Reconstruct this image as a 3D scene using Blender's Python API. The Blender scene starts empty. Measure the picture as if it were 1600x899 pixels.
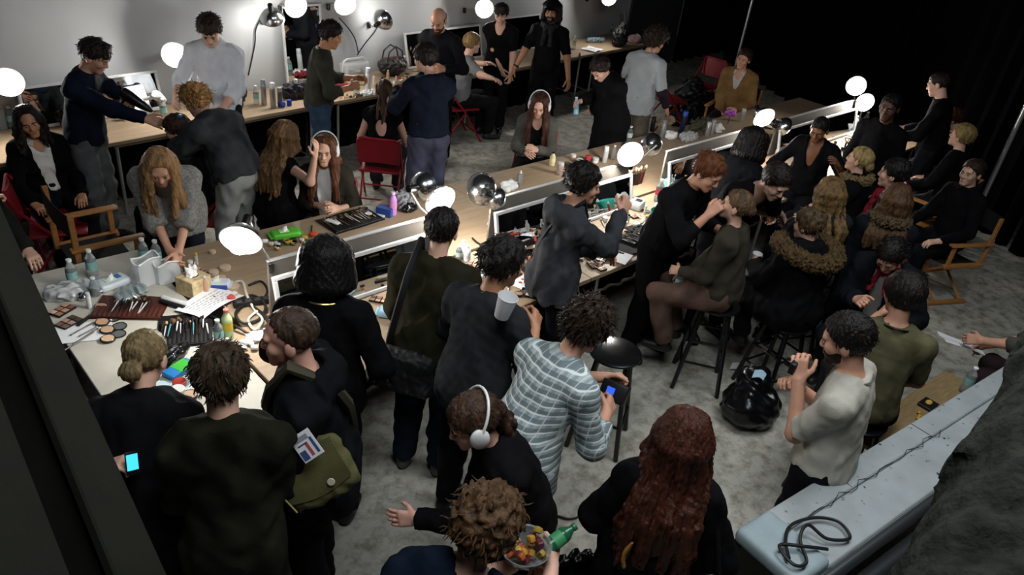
LAMP, EXPO, FILL = 225.0, -0.02, 10.5
import bpy, bmesh, math, random
import numpy as np
from mathutils import Vector, Matrix, noise as mnoise
random.seed(7)
rng = np.random.default_rng(11)
scene = bpy.context.scene
COL = scene.collection
pi = math.pi
# ------------------------------------------------------------------ camera model
F, HC = 1180.0, 3.46
def _d(u, v): return np.array([(u-800)/F, -(v-449.5)/F, -1.0])
_up = -_d(544, 2428); _up /= np.linalg.norm(_up)
_x = _d(2230, -155); _x -= _up*(_x @ _up); _x /= np.linalg.norm(_x)
_y = np.cross(_up, _x)
CM = np.array([_x, _y, _up])
EYE = np.array([0, 0, HC])
def ray(u, v):
    r = CM @ _d(u, v); return r/np.linalg.norm(r)
def at(u, v, z):
    r = ray(u, v); return EYE + r*((z-HC)/r[2])
def atY(u, v, Y):
    r = ray(u, v); return EYE + r*(Y/r[1])
def atD(u, v, D): return EYE + ray(u, v)*D
def proj(P):
    c = CM.T @ (np.array(P)-EYE); return (800+F*c[0]/-c[2], 449.5-F*c[1]/-c[2])
cd = bpy.data.cameras.new('camera'); cam = bpy.data.objects.new('camera', cd); COL.objects.link(cam)
m = Matrix(CM.tolist()).to_4x4(); m.translation = Vector((0, 0, HC)); cam.matrix_world = m
cd.sensor_width = 36.0; cd.lens = 36.0*F/1600; cd.clip_start = 0.05; cd.clip_end = 100
scene.camera = cam
# ------------------------------------------------------------------ materials
def lin(c):
    if isinstance(c, str):
        c = [int(c[i:i+2], 16)/255 for i in (0, 2, 4)]
    return tuple(x/12.92 if x <= .04045 else ((x+.055)/1.055)**2.4 for x in c) + (1.0,)
MATS = {}
def M(name, col=None, rough=.6, metal=0.0, bump=0.0, bscale=60.0, var=0.0, vscale=8.0, stretch=(1,1,1), trans=0.0, emit=0.0, alpha=1.0, sheen=0.0, ior=1.45, spec=.5):
    if name in MATS: return MATS[name]
    mt = bpy.data.materials.new(name); mt.use_nodes = True
    nt = mt.node_tree; b = nt.nodes['Principled BSDF']
    c = lin(col)
    b.inputs['Base Color'].default_value = c
    b.inputs['Roughness'].default_value = rough; b.inputs['Metallic'].default_value = metal
    b.inputs['Transmission Weight'].default_value = trans; b.inputs['Alpha'].default_value = alpha
    b.inputs['IOR'].default_value = ior; b.inputs['Specular IOR Level'].default_value = spec
    if sheen: b.inputs['Sheen Weight'].default_value = sheen
    if emit:
        b.inputs['Emission Color'].default_value = c; b.inputs['Emission Strength'].default_value = emit
    if var or bump:
        tc = nt.nodes.new('ShaderNodeTexCoord'); mp = nt.nodes.new('ShaderNodeMapping')
        mp.inputs['Scale'].default_value = stretch
        nt.links.new(tc.outputs['Object'], mp.inputs['Vector'])
        if var:
            n = nt.nodes.new('ShaderNodeTexNoise'); n.inputs['Scale'].default_value = vscale; n.inputs['Detail'].default_value = 5
            nt.links.new(mp.outputs['Vector'], n.inputs['Vector'])
            r = nt.nodes.new('ShaderNodeValToRGB')
            r.color_ramp.elements[0].position = .3; r.color_ramp.elements[1].position = .7
            r.color_ramp.elements[0].color = tuple(max(0, x*(1-var)) for x in c[:3])+(1,)
            r.color_ramp.elements[1].color = tuple(min(1, x*(1+var)) for x in c[:3])+(1,)
            nt.links.new(n.outputs['Fac'], r.inputs['Fac']); nt.links.new(r.outputs['Color'], b.inputs['Base Color'])
        if bump:
            n2 = nt.nodes.new('ShaderNodeTexNoise'); n2.inputs['Scale'].default_value = bscale; n2.inputs['Detail'].default_value = 3
            nt.links.new(mp.outputs['Vector'], n2.inputs['Vector'])
            bp = nt.nodes.new('ShaderNodeBump'); bp.inputs['Strength'].default_value = bump; bp.inputs['Distance'].default_value = .01
            nt.links.new(n2.outputs['Fac'], bp.inputs['Height']); nt.links.new(bp.outputs['Normal'], b.inputs['Normal'])
    MATS[name] = mt
    return mt
def CL(col, var=.25, knit=False):
    if sum(int(col[i:i+2], 16) for i in (0, 2, 4)) > 330: var = .07
    return CL_(col, var, knit)
def CL_(col, var=.25, knit=False):   # cloth of a colour
    return M('cloth_'+col+('k' if knit else ''), col, .85, bump=.5 if knit else .25, bscale=120 if knit else 220, var=var if not knit else .35, vscale=60 if knit else 9, spec=.08)
SKIN = {k: M('skin_'+k, c, .5, var=.1, vscale=14) for k, c in dict(fair='d9ab94', light='cf9a80', tan='b98463', brown='7d5138', dark='56382a', pink='dba693').items()}
def HM(col): return M('hair_'+col, col, .5, var=.55, vscale=34, stretch=(1, 1, .14), bump=.5, bscale=160, spec=.25)
def plaid():
    if 'plaid' in MATS: return MATS['plaid']
    mt = bpy.data.materials.new('plaid'); mt.use_nodes = True; nt = mt.node_tree; b = nt.nodes['Principled BSDF']
    b.inputs['Roughness'].default_value = .85
    tc = nt.nodes.new('ShaderNodeTexCoord'); sp = nt.nodes.new('ShaderNodeSeparateXYZ'); nt.links.new(tc.outputs['Object'], sp.inputs[0])
    def band(out, k, th, off):
        a = nt.nodes.new('ShaderNodeMath'); a.operation = 'MULTIPLY'; a.inputs[1].default_value = k; nt.links.new(out, a.inputs[0])
        o = nt.nodes.new('ShaderNodeMath'); o.operation = 'ADD'; o.inputs[1].default_value = off; nt.links.new(a.outputs[0], o.inputs[0])
        f = nt.nodes.new('ShaderNodeMath'); f.operation = 'FRACT'; nt.links.new(o.outputs[0], f.inputs[0])
        r = nt.nodes.new('ShaderNodeMath'); r.operation = 'LESS_THAN'; r.inputs[1].default_value = th; nt.links.new(f.outputs[0], r.inputs[0])
        return r.outputs[0]
    prev = lin('a9b4b4')
    cur = None
    for out, k, th, off, col, fac in ((sp.outputs[2], 27, .45, 0, '5f6e72', .8), (sp.outputs[0], 22, .32, 0, '6a787c', .5), (sp.outputs[2], 27, .16, .2, 'e4eaea', .9), (sp.outputs[0], 22, .10, .3, 'e4eaea', .55)):
        mx = nt.nodes.new('ShaderNodeMix'); mx.data_type = 'RGBA'
        mu = nt.nodes.new('ShaderNodeMath'); mu.operation = 'MULTIPLY'; mu.inputs[1].default_value = fac; nt.links.new(band(out, k, th, off), mu.inputs[0])
        nt.links.new(mu.outputs[0], mx.inputs[0])
        if cur is None: mx.inputs[6].default_value = prev
        else: nt.links.new(cur, mx.inputs[6])
        mx.inputs[7].default_value = lin(col); cur = mx.outputs[2]
    nt.links.new(cur, b.inputs['Base Color'])
    MATS['plaid'] = mt; return mt
# ------------------------------------------------------------------ objects
def tag(o, label=None, cat=None, group=None, kind=None):
    if label: o['label'] = label
    if cat: o['category'] = cat
    if group: o['group'] = group
    if kind: o['kind'] = kind
    return o
def empty(name, loc, rz=0.0, rot=None):
    o = bpy.data.objects.new(name, None); COL.objects.link(o)
    o.location = loc; o.empty_display_size = .1
    o.rotation_euler = rot if rot is not None else (0, 0, rz)
    return o
def copy_tree(o, parent=None):
    c = o.copy(); COL.objects.link(c)
    if parent is not None: c.parent = parent; c.matrix_parent_inverse = o.matrix_parent_inverse.copy()
    for ch in o.children: copy_tree(ch, c)
    return c
def link_mesh(name, me, mat, parent=None):
    o = bpy.data.objects.new(name, me); COL.objects.link(o)
    if mat is not None: me.materials.append(mat)
    if parent is not None: o.parent = parent
    return o
def frame_to(d, hint=(0, 0, 1)):
    z = Vector(d).normalized(); h = Vector(hint)
    if abs(z.dot(h)) > .98: h = Vector((1, 0, 0))
    x = h.cross(z).normalized(); y = z.cross(x)
    return Matrix((x, y, z)).transposed()
class MB:
    def __init__(s): s.bm = bmesh.new()
    def box(s, c, size, R=None, bev=0.0, seg=1):
        t = bmesh.new(); bmesh.ops.create_cube(t, size=1.0)
        for v in t.verts: v.co = Vector((v.co.x*size[0], v.co.y*size[1], v.co.z*size[2]))
        if bev: bmesh.ops.bevel(t, geom=list(t.edges), offset=bev, segments=seg, affect='EDGES', profile=.5)
        Rm = Matrix.Identity(3) if R is None else R
        for v in t.verts: v.co = Rm @ v.co + Vector(c)
        s._merge(t); return s
    def _merge(s, t):
        me = bpy.data.meshes.new('tmp'); t.to_mesh(me); t.free(); s.bm.from_mesh(me); bpy.data.meshes.remove(me)
    def ring(s, pts): return [s.bm.verts.new(p) for p in pts]
    def loft(s, rings, c0=True, c1=True):
        n = len(rings[0])
        for a, b in zip(rings, rings[1:]):
            for i in range(n): s.bm.faces.new((a[i], a[(i+1) % n], b[(i+1) % n], b[i]))
        if c0: s.bm.faces.new(rings[0][::-1])
        if c1: s.bm.faces.new(rings[-1])
    def tube(s, pts, r, n=8, closed=False):
        pts = [Vector(p) for p in pts]; rs = r if isinstance(r, (list, tuple)) else [r]*len(pts)
        rings = []; hint = Vector((0.13, 0.21, 1))
        for i, p in enumerate(pts):
            d = (pts[min(i+1, len(pts)-1)]-pts[max(i-1, 0)])
            if closed: d = pts[(i+1) % len(pts)]-pts[i-1]
            if d.length < 1e-6: d = Vector((0, 0, 1))
            Fm = frame_to(d, hint); hint = Fm.col[1]
            rings.append(s.ring([p + Fm @ Vector((math.cos(a)*rs[i], math.sin(a)*rs[i], 0)) for a in [2*pi*k/n for k in range(n)]]))
        if closed: s.loft(rings+[rings[0]], False, False)
        else: s.loft(rings)
        return s
    def lathe(s, prof, o=(0, 0, 0), ax=(0, 0, 1), n=16, c0=True, c1=True):
        Fm = frame_to(ax); o = Vector(o)
        s.loft([s.ring([o + Fm @ Vector((math.cos(a)*r, math.sin(a)*r, z)) for a in [2*pi*k/n for k in range(n)]]) for r, z in prof], c0, c1)
        return s
    def ellip(s, c, rad, R=None, n=12):
        t = bmesh.new(); bmesh.ops.create_uvsphere(t, u_segments=n, v_segments=max(6, n*2//3), radius=1.0)
        Rm = Matrix.Identity(3) if R is None else R
        for v in t.verts: v.co = Rm @ Vector((v.co.x*rad[0], v.co.y*rad[1], v.co.z*rad[2])) + Vector(c)
        s._merge(t); return s
    def sheet(s, fn, nu, nv, th=.002):     # fn(u,v)->point ; closed slab
        top = [[Vector(fn(i/nu, j/nv)) for j in range(nv+1)] for i in range(nu+1)]
        def nrm(i, j):
            a = top[min(i+1, nu)][j]-top[max(i-1, 0)][j]; b = top[i][min(j+1, nv)]-top[i][max(j-1, 0)]
            c = a.cross(b); return c.normalized() if c.length > 1e-9 else Vector((0, 0, 1))
        A = [[s.bm.verts.new(top[i][j]) for j in range(nv+1)] for i in range(nu+1)]
        B = [[s.bm.verts.new(top[i][j]-nrm(i, j)*th) for j in range(nv+1)] for i in range(nu+1)]
        for i in range(nu):
            for j in range(nv):
                s.bm.faces.new((A[i][j], A[i+1][j], A[i+1][j+1], A[i][j+1]))
                s.bm.faces.new((B[i][j], B[i][j+1], B[i+1][j+1], B[i+1][j]))
        per = [(i, 0) for i in range(nu)]+[(nu, j) for j in range(nv)]+[(i, nv) for i in range(nu, 0, -1)]+[(0, j) for j in range(nv, 0, -1)]
        for k in range(len(per)):
            (i, j), (p, q) = per[k], per[(k+1) % len(per)]
            s.bm.faces.new((A[i][j], B[i][j], B[p][q], A[p][q]))
        return s
    def prism(s, poly, z0, z1, R=None, o=(0, 0, 0)):
        Rm = Matrix.Identity(3) if R is None else R; o = Vector(o)
        s.loft([s.ring([o+Rm @ Vector((x, y, z)) for x, y in poly]) for z in (z0, z1)]); return s
    def build(s, name, mat, parent=None, smooth=.6):
        bmesh.ops.recalc_face_normals(s.bm, faces=list(s.bm.faces))
        me = bpy.data.meshes.new(name); s.bm.to_mesh(me); s.bm.free()
        if smooth:
            me.polygons.foreach_set('use_smooth', [True]*len(me.polygons)); me.set_sharp_from_angle(angle=smooth)
        return link_mesh(name, me, mat, parent)
# ------------------------------------------------------------------ implicit surfaces
V3 = lambda *a: np.array(a, float)
def nz(v): return v/max(1e-9, np.linalg.norm(v))
class Sdf:
    def __init__(s): s.p = []
    def cone(s, a, b, ra, rb, k=.02, op='u', cap=None):
        a = np.asarray(a, float); b = np.asarray(b, float); ba = b-a; l2 = max(1e-9, ba @ ba)
        rm = max(ra, rb); lo = np.minimum(a, b)-rm; hi = np.maximum(a, b)+rm
        def f(X, Y, Z):
            t = np.clip(((X-a[0])*ba[0]+(Y-a[1])*ba[1]+(Z-a[2])*ba[2])/l2, 0, 1)
            d = np.sqrt((X-a[0]-ba[0]*t)**2+(Y-a[1]-ba[1]*t)**2+(Z-a[2]-ba[2]*t)**2)-(ra+(rb-ra)*t)
            if cap == 'b':
                n = ba/math.sqrt(l2); d = np.maximum(d, (X-b[0])*n[0]+(Y-b[1])*n[1]+(Z-b[2])*n[2])
            return d
        s.p.append((f, lo, hi, k, op)); return s
    def ell(s, c, r, R=None, k=.03, op='u'):
        c = np.asarray(c, float); r = np.asarray(r, float); R = np.eye(3) if R is None else R   # rows = axes
        ext = np.sqrt(((R*r[:, None])**2).sum(0)); lo = c-ext; hi = c+ext
        def f(X, Y, Z):
            x, y, z = X-c[0], Y-c[1], Z-c[2]
            q = [(x*R[i, 0]+y*R[i, 1]+z*R[i, 2])/r[i] for i in range(3)]
            k0 = np.sqrt(q[0]**2+q[1]**2+q[2]**2); k1 = np.sqrt((q[0]/r[0])**2+(q[1]/r[1])**2+(q[2]/r[2])**2)
            return k0*(k0-1)/np.maximum(k1, 1e-6)
        s.p.append((f, lo, hi, k, op)); return s
    def cut(s, f):         # keep where f<=0 : global
        s.p.append((f, None, None, 0, 'i')); return s
    def mesh(s, res, fine=(), noise=None, pad=.03):
        us = [p for p in s.p if p[4] == 'u']
        lo = np.min([p[1] for p in us], 0)-pad; hi = np.max([p[2] for p in us], 0)+pad
        ax = []
        for a in range(3):
            xs = [lo[a]]
            iv = [(f[0][a], f[1][a], f[2]) for f in fine]
            while xs[-1] < hi[a]:
                x = xs[-1]; st = res
                for l, h, r in iv:
                    if l <= x <= h: st = min(st, r)
                    elif x < l < x+st: st = max(r, l-x)
                xs.append(x+st)
            ax.append(np.array(xs))
        D = np.full([len(a) for a in ax], 1.0, np.float32)
        for f, l, h, k, op in s.p:
            if l is None:
                X, Y, Z = ax[0][:, None, None], ax[1][None, :, None], ax[2][None, None, :]
                np.maximum(D, np.broadcast_to(f(X, Y, Z), D.shape), out=D); continue
            pd = k+res*2.5
            sl = tuple(slice(max(0, np.searchsorted(ax[a], l[a]-pd)-1), np.searchsorted(ax[a], h[a]+pd)+1) for a in range(3))
            X, Y, Z = ax[0][sl[0]][:, None, None], ax[1][sl[1]][None, :, None], ax[2][sl[2]][None, None, :]
            d = f(X, Y, Z).astype(np.float32); E = D[sl]
            if op == 'u':
                if k > 0:
                    hh = np.maximum(k-np.abs(E-d), 0)/k; D[sl] = np.minimum(E, d)-hh*hh*k*.25
                else: D[sl] = np.minimum(E, d)
            else:
                if k > 0:
                    hh = np.maximum(k-np.abs(E+d), 0)/k; D[sl] = np.maximum(E, -d)+hh*hh*k*.25
                else: D[sl] = np.maximum(E, -d)
        if noise is not None:
            I = np.argwhere(np.abs(D) < .06)
            P = np.stack([ax[a][I[:, a]] for a in range(3)], 1)
            D[I[:, 0], I[:, 1], I[:, 2]] += noise(P)
        D[0], D[-1], D[:, 0], D[:, -1], D[:, :, 0], D[:, :, -1] = (.5,)*6
        return snets(D, ax)
OFF = np.array([(i, j, k) for i in (0, 1) for j in (0, 1) for k in (0, 1)])
EDG = [(a, b) for a in range(8) for b in range(a+1, 8) if np.abs(OFF[a]-OFF[b]).sum() == 1]
def snets(D, ax):
    s = D < 0
    cnt = np.zeros([n-1 for n in D.shape], np.int8)
    sl = lambda o: tuple(slice(o[a], D.shape[a]-1+o[a]) for a in range(3))
    for o in OFF: cnt += s[sl(o)]
    act = (cnt > 0) & (cnt < 8)
    I = np.argwhere(act); idx = np.full(act.shape, -1, np.int64); idx[act] = np.arange(len(I))
    vals = np.stack([D[I[:, 0]+o[0], I[:, 1]+o[1], I[:, 2]+o[2]] for o in OFF], 1).astype(float)
    pos = np.stack([np.stack([ax[a][I[:, a]+o[a]] for a in range(3)], 1) for o in OFF], 1)
    acc = np.zeros((len(I), 3)); c = np.zeros(len(I))
    for a, b in EDG:
        va, vb = vals[:, a], vals[:, b]; m = (va < 0) != (vb < 0)
        t = np.where(m, va/np.where(m, va-vb, 1), 0)
        acc += np.where(m[:, None], pos[:, a]+(pos[:, b]-pos[:, a])*t[:, None], 0); c += m
    V = acc/np.maximum(c, 1)[:, None]
    Q = []
    for a in range(3):
        b, d = (a+1) % 3, (a+2) % 3
        n = [D.shape[0], D.shape[1], D.shape[2]]
        s0 = [slice(None)]*3; s1 = [slice(None)]*3
        s0[a] = slice(0, n[a]-1); s1[a] = slice(1, n[a])
        for q in (b, d): s0[q] = slice(1, n[q]-1); s1[q] = slice(1, n[q]-1)
        A, B = s[tuple(s0)], s[tuple(s1)]
        for flip, mk in ((False, A & ~B), (True, ~A & B)):
            E = np.argwhere(mk)
            if not len(E): continue
            E[:, b] += 1; E[:, d] += 1
            def ci(db, dd):
                G = E.copy(); G[:, b] += db; G[:, d] += dd; return idx[G[:, 0], G[:, 1], G[:, 2]]
            q = np.stack([ci(-1, -1), ci(0, -1), ci(0, 0), ci(-1, 0)], 1)
            Q.append(q[:, ::-1] if flip else q)
    return V, np.concatenate(Q) if Q else np.zeros((0, 4), int)
def mesh_np(name, V, Q, mat, parent=None):
    me = bpy.data.meshes.new(name)
    me.vertices.add(len(V)); me.vertices.foreach_set('co', V.astype(np.float32).ravel())
    me.loops.add(len(Q)*4); me.loops.foreach_set('vertex_index', Q.astype(np.int32).ravel())
    me.polygons.add(len(Q)); me.polygons.foreach_set('loop_start', (np.arange(len(Q))*4).astype(np.int32))
    me.polygons.foreach_set('use_smooth', np.ones(len(Q), bool))
    me.update(calc_edges=True); me.validate()
    return link_mesh(name, me, mat, parent)
def wrinkle(amp, wl, seed, n=5, vz=.7):
    r = np.random.default_rng(seed)
    ks = [nz(r.normal(size=3)*V3(1, 1, vz))*2*pi/(wl*r.uniform(.7, 1.6)) for _ in range(n)]
    ms = [nz(r.normal(size=3))*2*pi/(wl*2.2) for _ in range(n)]; ph = r.uniform(0, 6.3, (n, 2))
    return lambda P: (amp/math.sqrt(n))*sum(np.sin(P @ ks[i]+ph[i, 0]+1.6*np.sin(P @ ms[i]+ph[i, 1])) for i in range(n))
# ------------------------------------------------------------------ people
import zlib
HSH = lambda s: zlib.crc32(s.encode())
HI = 1.0          # resolution factor of all figures
PEOPLE = {}
def rotz(a): c, s = math.cos(a), math.sin(a); return np.array([[c, -s, 0], [s, c, 0], [0, 0, 1]])
def ik(a, t, l1, l2, pole):
    d = t-a; L = np.linalg.norm(d); Lm = (l1+l2)*.995
    if L > Lm: t = a+d/L*Lm; d = t-a; L = Lm
    L = max(L, abs(l1-l2)+.02); n = d/max(np.linalg.norm(d), 1e-6)
    x = (l1*l1-l2*l2+L*L)/(2*L); hgt = math.sqrt(max(0, l1*l1-x*x))
    p = pole-n*(pole @ n); p = nz(p)
    return a+n*x+p*hgt, a+n*L
def wdir_sy(u, v, sy):
    r = ray(u, v); return math.atan2(-r[0], r[1])+math.radians(sy)
def hand_prims(S, w, d, n, side, sc, curl, spread=.06, thumb=.55):
    """palm, five fingers with three bones each and a thumb from the side of the palm; n = palm normal, side = +1 right hand / -1 left hand"""
    d = nz(d); n = nz(n-d*(n @ d)); s = np.cross(d, n)*side      # towards the thumb
    L = .088*sc
    for q, k in ((-.030, .0115), (-.011, .0125), (.010, .0135), (.028, .0135)):
        S.cone(w+s*q*.6*sc, w+d*L*(.97 if q > 0 else .9)+s*q*sc, k*1.15*sc, k*sc, .014)
    for q, ln, i in ((-.031, .060, 0), (-.0105, .076, 1), (.0105, .083, 2), (.0305, .073, 3)):
        p = w+d*L*(.97 if i > 0 else .9)+s*q*sc; a = 0; fan = nz(d+s*(q/.03)*spread)
        r = .0092*sc
        for j, fr in enumerate((.45, .32, .25)):
            a += curl*(.8, 1.15, .8)[j]
            dr = fan*math.cos(a)+n*math.sin(a); p2 = p+dr*ln*fr*sc
            S.cone(p, p2, r, r*.93, .004); p = p2; r *= .93
    p = w+d*.018*sc+s*.026*sc; dr = nz(d*.62+s*.62+n*thumb*.5); p2 = p+dr*.042*sc
    S.cone(p, p2, .0135*sc, .0115*sc, .012); dr = nz(d*.85+s*.25+n*(thumb)); p3 = p2+dr*.032*sc
    S.cone(p2, p3, .0112*sc, .0098*sc, .004); dr = nz(d*.9+s*.0+n*thumb*1.4); S.cone(p3, p3+dr*.026*sc, .0098*sc, .0085*sc, .004)
def person(key, label, u, v, sy, H=1.75, sit=None, seat_fwd=.42, foot_z=None, lean=6, side=0, head=(0, 12, 0), R=None, L=None, curl=(.45, .45),
           fem=False, skin='fair', top=None, inner=None, bottom=None, hair=None, face=True, res=1.0, shoes='161616', beard=None, feet=None, build=.94, elbow=None, stride=0, pelvis_dy=0, extra=None):
    S = H/1.75; psi = wdir_sy(u, v, sy); a = math.radians(lean); sd = math.radians(side); W = build
    f = V3(0, 1, 0); r = V3(1, 0, 0); up = V3(0, 0, 1)
    P = V3(0, 0, (sit+.115) if sit else .985*S)
    if not sit and lean > 20: P[1] -= .12*S
    t1 = nz(V3(math.sin(sd), math.sin(a*.75), math.cos(a*.75))); t2 = nz(V3(math.sin(sd)*1.2, math.sin(a*1.25), math.cos(a*1.25)))
    Mid = P+t1*.235*S; N = Mid+t2*.245*S
    hy, hp, hr = [math.radians(x) for x in head]
    ny = a*.9+.18+hp*.35
    nd = nz(V3(math.sin(sd), math.sin(ny), math.cos(ny)))
    hf = V3(-math.sin(hy)*math.cos(hp), math.cos(hy)*math.cos(hp), -math.sin(hp)); hrr = nz(np.cross(hf, up)); hu = np.cross(hrr, hf)
    if hr: hrr, hu = hrr*math.cos(hr)+hu*math.sin(hr), hu*math.cos(hr)-hrr*math.sin(hr)
    C = N+nd*.105*S+hu*.075*S+hf*.022*S
    HR = np.stack([hrr, hf, hu]); hs = (.97 if fem else 1.02)*S**.5
    hd = lambda x, y, z: C+(hrr*x+hf*y+hu*z)*hs
    # world placing from the pixel of the head centre
    B = rotz(psi); hw = at(u, v, C[2]); loc = hw-B @ C; loc[2] = 0
    tol = lambda p: B.T @ (np.asarray(p, float)-loc)
    tow = lambda p: B @ np.asarray(p, float)+loc
    sw = (.155 if fem else .176)*S*W
    flat2 = nz(np.cross(t2, r)) ; fr2 = nz(np.cross(up, r)); tf = nz(f-t2*(f @ t2))   # torso forward
    SH = {1: N-t2*.07*S+r*sw, -1: N-t2*.07*S-r*sw}
    arms = {}
    la, lf = .285*S, .25*S
    for sdn, spec in ((1, R), (-1, L)):
        sh = SH[sdn]
        if spec is None:
            spec = ('l', sdn*.04, .08 if not sit else .3, -.52 if not sit else -.36)
        if spec[0] == 'l': tgt = sh+V3(*spec[1:4])*S
        elif spec[0] in 'xyz' and isinstance(spec[0], str):
            i = 'xyz'.index(spec[0]); ro = tol(EYE); rd = B.T @ ray(spec[1], spec[2]); tgt = ro+rd*((spec[3]-ro[i])/rd[i])
            if abs(rd[i]) < .12: print('WEAK', key, sdn)
        else:
            ro = tol(EYE); rd = B.T @ ray(spec[0], spec[1]); b = (sh-ro) @ rd; cl = ro+rd*b; dist = np.linalg.norm(cl-sh)
            rr = spec[2]*(la+lf) if len(spec) > 2 else 0
            if rr > dist: b += (-1 if len(spec) < 4 or spec[3] == 'n' else 1)*math.sqrt(rr*rr-dist*dist)
            tgt = ro+rd*b
        pole = V3(sdn*.55, -.55, -.8) if not elbow or sdn not in elbow else V3(*elbow[sdn])
        dist_ = np.linalg.norm(tgt-sh)/(la+lf)
        if dist_ > 1.12: print('REACH', key, 'R' if sdn > 0 else 'L', round(dist_, 2))
        el, wr = ik(sh, tgt, la, lf, pole); arms[sdn] = (sh, el, wr)
    # legs
    legs = {}
    for sdn in (1, -1):
        hip = P+V3(sdn*.088*S*(1.06 if fem else 1), 0, -.045*S)
        if feet and sdn in feet: ft = V3(*feet[sdn])
        elif sit: ft = V3(sdn*.11, seat_fwd, (foot_z or 0)+.085)
        else: ft = V3(sdn*.11*S, .0+stride*sdn, .085)
        kn, an = ik(hip, ft, .435*S, .425*S, V3(sdn*.12, 1, .15)); legs[sdn] = (hip, kn, an)
    wm = .92 if fem else 1.0
    def torso(Q, inf, k=.05, low=True):
        Rt = np.stack([r, tf, t2]); R1 = np.stack([r, nz(np.cross(t1, r)), t1])
        Q.ell(N-t2*.17*S, V3(.158*wm*W*S+inf, .108*W*S+inf, .20*S+inf), Rt, k)
        Q.ell(P+t1*.17*S, V3(.138*wm*W*S+inf, .102*W*S+inf, .18*S+inf), R1, k)
        if low: Q.ell(P, V3(.158*W*S+inf, .118*W*S+inf, .125*S+inf), R1, k)
        Q.cone(SH[1]-r*.02, SH[-1]+r*.02, .05*S+inf, .05*S+inf, .05)
        Q.cone(N-t2*.03*S+r*.06*S, SH[1], .052*S+inf, .046*S+inf, .04); Q.cone(N-t2*.03*S-r*.06*S, SH[-1], .052*S+inf, .046*S+inf, .04)
        if fem:
            for q in (1, -1): Q.ell(N-t2*.22*S+tf*.075*S+r*q*.065*S, V3(.06, .05, .06)*S+inf*.6, None, .03)
    aw = (.87 if fem else 1.0)*(.5+.5*W)
    def arm(Q, sdn, inf, t1_=1.0, t2_=1.0, k=.03, cap=None):
        sh, el, wr = arms[sdn]
        Q.cone(sh, sh+(el-sh)*min(1, t1_), (.054*aw+.0)*S+inf, (.043*aw)*S+inf, k, cap=cap if t1_ < 1 else None)
        if t1_ >= 1 and t2_ > 0: Q.cone(el, el+(wr-el)*t2_, .043*aw*S+inf, (.043-(.015*t2_))*aw*S+inf*.9, k, cap=cap)
    def leg(Q, sdn, inf, tt=1.0, k=.03, flare=0, cap=None):
        hip, kn, an = legs[sdn]; g = 1.0 if not fem else 1.02
        Q.cone(hip, kn, .084*g*W*S+inf, .056*S+inf, .05)
        Q.cone(kn, kn+(an-kn)*tt, .056*S+inf, .04*S+inf+flare, k, cap=cap)
        Q.ell(kn+(an-kn)*.28-nz(np.cross(an-kn, r))*.0+V3(0, -.018, 0), V3(.048, .05, .12)*S+inf, None, .04)
    root = empty('person', tuple(loc), psi); tag(root, label, 'person')
    # ---- body
    Q = Sdf(); torso(Q, 0); arm(Q, 1, 0); arm(Q, -1, 0); leg(Q, 1, 0); leg(Q, -1, 0)
    for sdn in (1, -1):
        an = legs[sdn][2]; Q.cone(an+V3(0, -.02, -.03), an+V3(sdn*.02, .13*S, -.055), .034, .024, .03)
    Q.cone(N-t2*.05*S, hd(0, -.02, -.05), .060*S*(.9 if fem else 1), .050*S*(.9 if fem else 1), .035)
    Q.ell(hd(0, -.012, .03), V3(.076, .095, .088)*hs, HR, .01)
    Q.ell(hd(0, .028, -.045), V3(.056, .062, .068)*hs, HR, .03)
    Q.cone(hd(-.012, .07, -.096), hd(.012, .07, -.096), .017*hs, .017*hs, .03)
    Q.cone(hd(-.036, .078, .026), hd(.036, .078, .026), .012*hs, .012*hs, .018)
    for q in (1, -1):
        Q.ell(hd(q*.040, .058, -.022), V3(.024, .024, .026)*hs, HR, .02)
        Q.ell(hd(q*.031, .098, .004), V3(.017, .014, .011)*hs, HR, .012, 'c')
        Q.ell(hd(q*.078, -.008, -.008), V3(.011, .021, .033)*hs, HR, .008)
    Q.cone(hd(0, .086, .012), hd(0, .1015, -.026), .0075*hs, .0115*hs, .012); Q.cone(hd(-.011, .091, -.03), hd(.011, .091, -.03), .0085*hs, .0085*hs, .008)
    Q.cone(hd(-.017, .083, -.058), hd(.017, .083, -.058), .0075*hs, .0075*hs, .006); Q.cone(hd(-.015, .082, -.068), hd(.015, .082, -.068), .008*hs, .008*hs, .006)
    fr = .0062*res*HI
    fine = [(C-.14*hs, C+.14*hs, fr)]
    hands = {}
    for sdn, cu in ((1, curl[0]), (-1, curl[1])):
        sh, el, wr = arms[sdn]; dd = nz(wr-el)
        sp = R if sdn == 1 else L; o = {}
        pn = V3(-sdn*.8, -.15, -.5)
        if sp is not None and isinstance(sp[-1], dict): o = sp[-1]
        if 'n' in o: pn = V3(*o['n'])
        if 'd' in o: dd = nz(dd*.4+V3(*o['d']))
        elif sit and sp is None: dd = nz(V3(-sdn*.35, 1, -.25)); pn = V3(0, 0, -1)
        hsz = (.93 if fem else 1.03)*S
        hand_prims(Q, wr, dd, pn, sdn, hsz, cu)
        g = wr+dd*.09*hsz; fine.append((g-.105, g+.105, fr)); nn = nz(pn-dd*(pn @ dd)); hands[sdn] = (wr, dd, nn, wr+dd*.10*hsz+nn*.03)
    V, Qd = Q.mesh(.017*HI, fine)
    mesh_np('body', V, Qd, SKIN[skin], root)
    # ---- trousers
    bt = dict(c='15161a', inf=.014, len=1.0); bt.update(bottom or {})
    bare = bt.get('none')
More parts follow.
